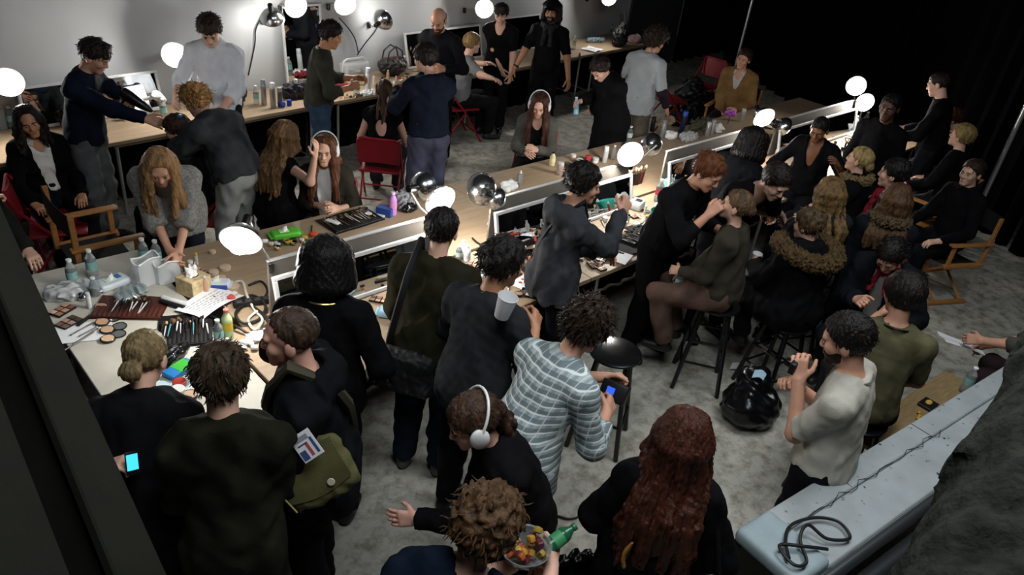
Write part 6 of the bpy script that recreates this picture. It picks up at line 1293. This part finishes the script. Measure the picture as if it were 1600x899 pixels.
MB().tube([(0, -.12, .09), Vector((0, -.07, .2)).lerp(l1, .45), l1, Vector((0, .05, .2)).lerp(l1, .45), (0, .12, .09)], .009, 8).build('bag_strap', M('patent_black2', '0e0e10', .35), t)
MB().tube([(.088, -.12, -.02), (.098, 0, -.025), (.088, .12, -.02)], .004, 6).build('zip', C_('8a8c90', .3, 1), t); tag(t, 'black shoulder bag at the right hip of the red haired woman', 'bag')
c = PEOPLE['p45']; q = c['tow'](c['P']+V3(-.10, -.20, -.10)); blob('messenger_bag', [((-.14, 0, 0), (.14, 0, 0), .07, .07, .03), ((-.14, 0, .18), (.14, 0, .18), .055, .055, .03), ((0, 0, .09), (.19, .07, .13))], .006, M('bag_dark', '0f0f12', .7), 'black messenger bag on the back of the olive sweater man', 'bag', loc=tuple(q-V3(0, 0, .09)), rz=c['psi']-.1, seed=5)
q = at(1165, 655, .0); t = empty('trash_bag', (q[0], q[1], 0)); G = Sdf(); G.ell((0, 0, .14), (.22, .2, .17), None, .05); G.ell((.05, .05, .3), (.14, .12, .1), None, .06); V, Q = G.mesh(.012, noise=wrinkle(.012, .12, 17)); V[:, 2] = np.maximum(V[:, 2], .003); mesh_np('bag_body', V, Q, M('bin_liner', '0d0d0f', .25), t); tag(t, 'shiny black plastic bag on the floor under the stools', 'bag')
for k, (u, v, cc) in enumerate(((1186, 588, 'a4c4d0'), (1150, 575, 'd9d9d6'))): t = empty('tissue', (0, 0, 0)); MB().sheet(lambda a, b: (-.05+.1*a, -.04+.08*b, .01+.015*math.sin(a*6+b*4)), 6, 6, .003).build('sheet', C_(cc, .8), t); put(t, u, v, ('pale blue wrapper on top of the black plastic bag', 'white crumpled paper near the stool legs')[k], 'paper', .3, z=(.40, .01)[k])
q = at(925, 890, .9); t = empty('trash_bin', (q[0]+.0, q[1]-.05, 0)); MB().lathe([(.19, .01), (.2, .02), (.23, .72), (.24, .73), (.22, .72), (.185, .04), (.001, .04)], n=30, c1=False).build('bin_body', blackm, t)
G = Sdf(); pts = [V3(math.cos(a)*.235, math.sin(a)*.235, .73) for a in np.linspace(0, 2*pi, 25)]
for a_, b_ in zip(pts, pts[1:]): G.cone(a_, b_, .028, .028, .02)
V, Q = G.mesh(.009, noise=wrinkle(.012, .04, 19)); mesh_np('liner', V, Q, M('bin_liner', '0d0d0f', .25), t); tag(t, 'black bin with a shiny liner at the bottom picture edge', 'bin')
# coats piled on the red chairs
for (u, v, z, r, lab, sd) in ((1085, 128, .55, .26, 'heap of dark coats on the red chairs at the back', 1), (1068, 165, .3, .24, 'black coat slumped beside the red chair right of the curly man', 2), (1110, 150, .35, .25, 'dark down jacket bundled in front of the pile of coats', 3)):
    p = at(u, v, z); blob('coat', [((0, 0, z*.5), (r, r*.8, z*.55)), ((r*.5, .1, z*.7), (r*.6, r*.6, z*.35))], .03, M('coat_black', '141517', .6, var=.4), lab, 'coat', res=.014, loc=(p[0], p[1], .002), seed=sd, wl=.12)
# equipment case left of the end table
t = empty('equipment_case', (0.40, 4.0, 0)); MB().box((0, 0, .39), (.52, 1.75, .74), None, .01).build('case_body', M('case_black', '0f1010', .7), t)
for s in (1, -1): MB().box((0, s*.86, .39), (.54, .03, .76), None, .004).build('corner_edging', M('dark_alu', '2a2c2c', .5, .5), t)
MB().box((0, 0, .768), (.54, 1.76, .02), None, .004).build('lid', M('case_black', '0f1010', .7), t)
for sx in (1, -1):
    for sy in (1, -1): MB().lathe([(.03, 0), (.03, .02), (.0, .02)], (sx*.2, sy*.75, .001), n=12).build('foot', blackm, t)
tag(t, 'long black equipment case left of the pale end table', 'case')
# ---- white ledge at the lower right
a, b = at(1150, 828, 1.0), at(1592, 558, 1.0); d = Vector(b-a); L = d.length; dn_ = d.normalized(); ang = math.atan2(d.y, d.x); t = empty('parapet_ledge', tuple(a), ang); pw = M('chipped_white_paint', '979d9f', .6, var=.12, vscale=6, bump=.1)
ntp = pw.node_tree; bn = ntp.nodes['Principled BSDF']; tcn = ntp.nodes['Texture Coordinate']; vo = ntp.nodes.new('ShaderNodeTexNoise'); vo.inputs['Scale'].default_value = 26; vo.inputs['Detail'].default_value = 6; ntp.links.new(tcn.outputs['Object'], vo.inputs['Vector']); rp = ntp.nodes.new('ShaderNodeValToRGB'); rp.color_ramp.elements[0].position = .30; rp.color_ramp.elements[0].color = (.06, .055, .05, 1); rp.color_ramp.elements[1].position = .36; rp.color_ramp.elements[1].color = (1, 1, 1, 1); ntp.links.new(vo.outputs['Fac'], rp.inputs[0]); mxn = ntp.nodes.new('ShaderNodeMix'); mxn.data_type = 'RGBA'; mxn.blend_type = 'MULTIPLY'; mxn.inputs[0].default_value = 1; s0 = bn.inputs['Base Color'].links[0].from_socket; ntp.links.new(s0, mxn.inputs[6]); ntp.links.new(rp.outputs[0], mxn.inputs[7]); ntp.links.new(mxn.outputs[2], bn.inputs['Base Color'])
MB().box((L*.5+.12, -.06, -.02), (L-.1, .12, .04), None, .006).build('outer_board', pw, t); MB().box((L*.5+.1, -.228, -.035), (L, .215, .05), None, .006).build('inner_board', pw, t)
MB().box((L*.5, -.03, -.5), (L, .04, .92)).build('front_panel', M('panel_dark', '2a2b2a', .9), t)
MB().box((.10, -.17, -.012), (.24, .33, .075), None, .028, 4).build('end_cap', M('pale_blue_paint', '8d9ca0', .5, var=.15, vscale=9), t)
m = MB(); crk = [(.35+1.2*k/22, -.122+.012*math.sin(k*1.7)+.008*math.sin(k*4.1), .001) for k in range(23)]; m.tube(crk, .0016, 6); m.tube([(1.45, -.005, .001), (1.455, -.125, .001)], .002, 4); m.build('crack', C_('1c1a16', .9), t)
tag(t, 'chipped white painted ledge running up the lower right side', 'ledge')
def along(x, y, z): return Vector(a)+Matrix.Rotation(ang, 3, 'Z') @ Vector((x, y, z))
t = empty('conduit_pipe', (0, 0, 0)); MB().tube([along(.05, -.370, -.005), along(L*.97, -.370, -.005)], .028, 14).build('pipe', M('pipe_metal', '8a8f92', .25, .9), t)
for x in (1.55, 1.62, 1.70): MB().tube([along(x, -.370, -.005), along(x+.04, -.370, -.005)], .035, 14).build('coupling', M('pipe_metal', '8a8f92', .25, .9), t)
tag(t, 'shiny metal pipe running along the inner side of the white ledge', 'pipe')
t = empty('conduit_pipe', (0, 0, 0)); MB().tube([along(.05, -.455, -.06), along(L*.8, -.455, -.06)], .045, 14).build('pipe', M('pipe_dark', '2a2d2e', .45, .4), t); tag(t, 'dark thicker pipe on the camera side of the shiny pipe', 'pipe')
cord([along(x, y, z) for x, y, z in ((.03, -.24, .05), (.10, -.17, .05), (.20, -.13, .045), (.36, -.15, .02), (.44, -.22, .015), (.40, -.30, .015), (.30, -.25, .02), (.26, -.17, .05), (.16, -.20, .05), (.08, -.29, .05), (.02, -.27, .05), (.04, -.18, .06), (.14, -.24, .055), (.24, -.29, .03))], .0075, 'black rope looped on the near end of the white ledge', '121212', 'rope', 'rope')
A_, B_ = atD(1570, 1010, 1.55), atD(1790, 580, 1.95); G = Sdf(); G.cone(A_-(B_-A_)*.3, B_+(B_-A_)*.4, .18, .20, .03); n1, n2 = wrinkle(.010, .12, 5), wrinkle(.004, .03, 6); V, Q = G.mesh(.011, noise=lambda p: n1(p)+n2(p)); o = mesh_np('duct', V, Q, M('rough_coating', '232520', .95, spec=.1, var=.5, vscale=22, bump=.8, bscale=60)); MB().tube([(B_[0]+.05, B_[1]-.05, .0), (B_[0]+.05, B_[1]-.05, B_[2])], .035, 10).build('support_post', steel, o); tag(o, 'thick rough dark coated duct crossing the lower right corner', 'duct')
# bench with crumbs behind the ledge
p0, p1 = at(1385, 692, .62), at(1500, 606, .62); d2 = Vector(p1-p0); an2 = math.atan2(d2.y, d2.x); t = empty('bench', (p0[0], p0[1], 0), an2); MB().box((d2.length/2, .03, .60), (d2.length*1.25, .26, .03), None, .005).build('bench_top', M('bench_wood', '8a7450', .6, var=.2, vscale=10, stretch=(1, 8, 8)), t)
for x in (0.0, d2.length):
    for y in (.12, -.06): MB().box((x, y, .292), (.05, .04, .585), None, .004).build('leg', M('bench_wood', '8a7450', .6), t)
tag(t, 'narrow wooden bench behind the white ledge', 'bench')
put(P_bottle(.2, .033), 1506, 612, 'water bottle standing on the bench beyond the white ledge', 'bottle', z=.617); 
for k in range(7): rg = random.Random(k); put(MB().ellip((0, 0, .012), (.016, .012, .01), n=8).build('fruit_peel', C_('c9962c', .6)), 1440+rg.uniform(-9, 9), 652+rg.uniform(-6, 6), 'scrap of yellow peel on the wooden bench', 'peel', group='peel on the bench', z=.617)
t = empty('tray', (0, 0, 0)); MB().box((0, 0, .01), (.12, .09, .018), None, .004).build('dish', C_('1c1c1e', .3), t); MB().ellip((.0, 0, .026), (.03, .02, .012)).build('food', C_('c9a24a', .7), t); put(t, 1449, 634, 'small dark dish on the wooden bench', 'dish', an2, z=.617)

# ---- loose clutter strewn over the tables
def strew(n, seed, x0, x1, y0, y1, label, group, org=None, avoid=()):
    rg = random.Random(seed)
    for k in range(n):
        x, y = rg.uniform(x0, x1), rg.uniform(y0, y1); kind = rg.random(); rot = None
        if kind < .22: o = P_brush(rg.uniform(.13, .19), rg.choice(['141210', 'c9c9c6', '2a1a12', '7a2a24']), rg.choice(['2a1d14', '6a4a30', 'c9b49a']), .005, 1.5)
        elif kind < .42: o = P_can(rg.uniform(.07, .12), .011, rg.choice(['141416', 'd8d4cc', 'c9c9c6', 'a83a3a', '3a3a3c']), rg.choice(['e0e0dc', '161616', 'c9a24a']), .15, 'lipstick'); rot = (0, pi/2, rg.uniform(0, 6)) if rg.random() < .6 else None
        elif kind < .6: o = P_jar(rg.uniform(.016, .028), rg.uniform(.025, .04), rg.choice(['c9a184', 'e0dcd4', '2a2a2c', '8a5a48']), rg.choice(['161616', 'e0e0dc', '2a2a2a']))
        elif kind < .75: o = P_compact(.03, rg.choice(['c9a184', 'a8806a', 'd8b8a0']), rg.uniform(0, 6))
        elif kind < .88: o = P_bottle(rg.uniform(.09, .14), .018, rg.choice([whitep, clearp, C_('c9a184', .3)]), None, rg.choice(['161616', 'e4e4e0']), 'lotion_bottle')
        else: o = P_palette(rg.uniform(.09, .14), .07, (2, 3), ('8a6a5a', 'b98a70', 'd0b0a0', '5a4a48'), None)
        p = V3(x, y, TZ) if org is None else wp(x, y, TZ)
        o.location = (p[0], p[1], TZ+(.0125 if rot else .001)); o.rotation_euler = rot or (0, 0, rg.uniform(0, 6)); tag(o, label, 'make-up', group)
strew(42, 101, 3.15, 4.25, 2.99, 3.54, 'cosmetic item strewn on the table between olive man and hoodie man', 'clutter between olive man and hoodie man')
strew(26, 102, 4.25, 5.3, 3.12, 3.54, 'cosmetic item strewn on the table right of the hoodie man', 'clutter right of the hoodie man')
strew(22, 103, 5.5, 7.1, 3.2, 3.54, 'cosmetic item strewn before the mirror behind the copper haired man', 'clutter behind the copper haired man')
strew(26, 104, 7.3, 9.4, 3.0, 3.54, 'cosmetic item strewn on the table under the two glowing lamps', 'clutter under the two glowing lamps')
strew(18, 105, 5.7, 9.0, 3.85, 4.3, 'cosmetic item strewn on the far table behind the third mirror', 'clutter behind the third mirror')
strew(16, 106, 5.0, 6.4, .12, .5, 'cosmetic item strewn on the wall table before the dark handbag', 'clutter before the dark handbag', 1)
strew(12, 107, 1.5, 1.75, 3.95, 4.6, 'little item strewn on the wood beyond the tissue box', 'clutter beyond the tissue box')
strew(12, 108, 1.9, 3.0, 3.1, 3.5, 'cosmetic item strewn before the first mirror', 'clutter before the first mirror')
# ------------------------------------------------------------------ light & render settings
w = bpy.data.worlds.new('world'); scene.world = w; w.use_nodes = True
w.node_tree.nodes['Background'].inputs[0].default_value = (.6, .7, 1, 1); w.node_tree.nodes['Background'].inputs[1].default_value = .01
for i, (x, y, e) in enumerate(((1.2, 1.0, 8), (4.0, .8, 8))):
    l = bpy.data.lights.new('overhead_fill', 'AREA'); l.energy = e*FILL; l.size = 1.6; l.color = (.92, .97, 1)  # soft fill added overhead to brighten the foreground floor, no visible fixture
    o = bpy.data.objects.new('overhead_fill', l); o.location = (x, y, 4.7); COL.objects.link(o)
vs = scene.view_settings; vs.view_transform = 'Standard'; vs.look = 'None'; vs.gamma = 1; vs.use_curve_mapping = False; vs.exposure = EXPO
scene.cycles.max_bounces = 6; scene.cycles.diffuse_bounces = 3; scene.cycles.glossy_bounces = 3; scene.cycles.transmission_bounces = 5; scene.cycles.transparent_max_bounces = 6
scene.cycles.sample_clamp_indirect = 4; scene.cycles.sample_clamp_direct = 0; scene.cycles.use_denoising = True
scene.cycles.caustics_reflective = False; scene.cycles.caustics_refractive = False
for o in bpy.data.objects:
    if o.parent is None and o.type in ('EMPTY', 'MESH') and 'kind' not in o and 'label' not in o: print('UNLABELLED', o.name)
